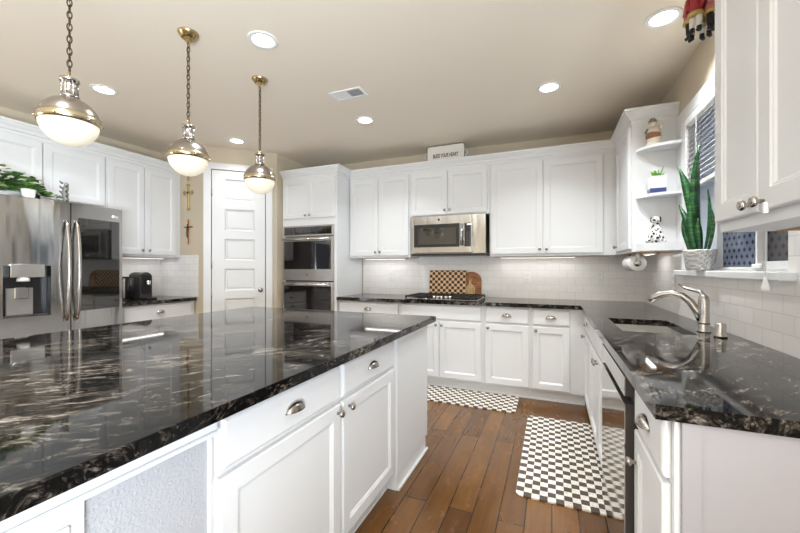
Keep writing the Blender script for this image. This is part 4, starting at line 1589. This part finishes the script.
o = MB().tube([(-4.385, 2.40, 1.06), (-4.35, 2.41, 1.02), (-4.30, 2.42, .95), (-4.24, 2.44, CT1 + .0045), (-4.22, 2.49, CT1 + .0045)], .004, 8).build('power_cord', 'black')
tag(o, 'thin black power cord running from the left tile to the coffee machine', 'cord')

# ------------------------------------------------------------------ things on top of the refrigerator
def ivy_leaf(mb, c_, d_, size, mi):
    d_ = Vector(d_).normalized()
    s_ = d_.cross(Vector((random.uniform(-.4, .4), random.uniform(-.4, .4), 1))).normalized()
    n_ = s_.cross(d_)
    C_ = Vector(c_)
    shape = [(0, 0, 0), (-.15, .45, .06), (.25, .55, .10), (.60, .32, .06), (1.05, 0, -.06), (.60, -.32, .06), (.25, -.55, .10), (-.15, -.45, .06)]
    vv = [mb.bm.verts.new(C_ + d_ * a * size + s_ * b2 * size + n_ * c2_ * size) for a, b2, c2_ in shape]
    ctr = mb.bm.verts.new(C_ + d_ * .35 * size - n_ * .04 * size)
    for i in range(8):
        f_ = mb.bm.faces.new((vv[i], vv[(i + 1) % 8], ctr))
        f_.material_index = mi


FTZ = FT + .0005


def ivy(mb, cx, cy, z0, rx, ry, h_, n, mats_w):
    for k in range(n):
        a = random.uniform(0, 2 * PI)
        r_ = math.sqrt(random.random())
        z = h_ * (1 - r_ * r_) * random.uniform(.25, 1.05)
        p_ = (cx + rx * r_ * math.cos(a), cy + ry * r_ * math.sin(a), z0 + max(.012, z))
        ivy_leaf(mb, p_, (math.cos(a) * .8 + random.uniform(-.4, .4), math.sin(a) * .8 + random.uniform(-.4, .4), random.uniform(-.25, .35)), random.uniform(.034, .056), random.choices(range(len(mats_w)), mats_w)[0])


pl = thing('trailing_ivy', 'bushy variegated ivy in a planter at the left on top of the refrigerator', 'potted plant', (FX - .25, 1.43, FTZ), 0, 'potted ivy on the refrigerator')
MB().lathe([(0, 0), (.075, 0), (.080, .004), (.095, .07), (.088, .07), (.082, .06), (0, .06)], seg=24).build('pot', 'ceramic', pl)
iv = MB()
ivy(iv, 0, -.06, .04, .20, .22, .20, 330, (5, 3, 4, 3, 1.6))
ivy(iv, .06, .06, .04, .13, .14, .17, 190, (5, 3, 4, 3, 0.3))
iv.build('foliage', ['leaf', 'leafdark', 'leafpale', 'leaflime', 'leafplum'], pl)
p2 = thing('small_ivy_pot', 'little white pot of lime-green ivy at the front on top of the refrigerator', 'potted plant', (FX - .050, 1.470, FTZ), 0, 'potted ivy on the refrigerator')
MB().lathe([(0, 0), (.030, 0), (.034, .004), (.044, .062), (.044, .070), (.039, .070), (.037, .058), (0, .058)], seg=24).build('pot', 'ceramic', p2)
iv = MB()
ivy(iv, 0, 0, .068, .045, .05, .05, 34, (2, 0, 1, 4))
for k in range(26):
    u = k / 25
    ivy_leaf(iv, (-.02 - .02 * u + random.uniform(-.02, .02), .05 + .17 * u, .085 - .075 * u + random.uniform(-.01, .015) + .02), (random.uniform(-.2, .5), random.uniform(-.3, .9), random.uniform(-.3, .2)), random.uniform(.022, .036), random.choices(range(4), (4, 3, 3, 2))[0])
iv.tube([(0, .02, .075), (-.02, .08, .085), (-.03, .15, .050), (-.035, .215, .022)], .002, 6)
iv.build('foliage', ['leaf', 'leafdark', 'leafpale', 'leaflime'], p2)
gs = thing('carved_totem', 'slim grey knobbly carved ornament standing on top of the refrigerator', 'ornament', (FX - .08, 1.712, FTZ))
tt = MB().tube([(0, 0, 0), (.004, .002, .04), (-.006, -.004, .09), (.004, .004, .14), (.0, .006, .178)], [.022, .019, .021, .018, .010], 12)
tt.build('stem', 'greyish', gs)
kb = MB()
for k in range(12):
    a = 2.1 * k
    z = .02 + .0135 * k
    kb.tube([(.014 * math.cos(a), .014 * math.sin(a), z), (.030 * math.cos(a), .030 * math.sin(a), z + .010), (.036 * math.cos(a), .036 * math.sin(a), z + .020)], [.009, .007, .003], 8)
kb.build('knobs', mat('dark_grey_carving', srgb(84, 84, 82), .6), gs)
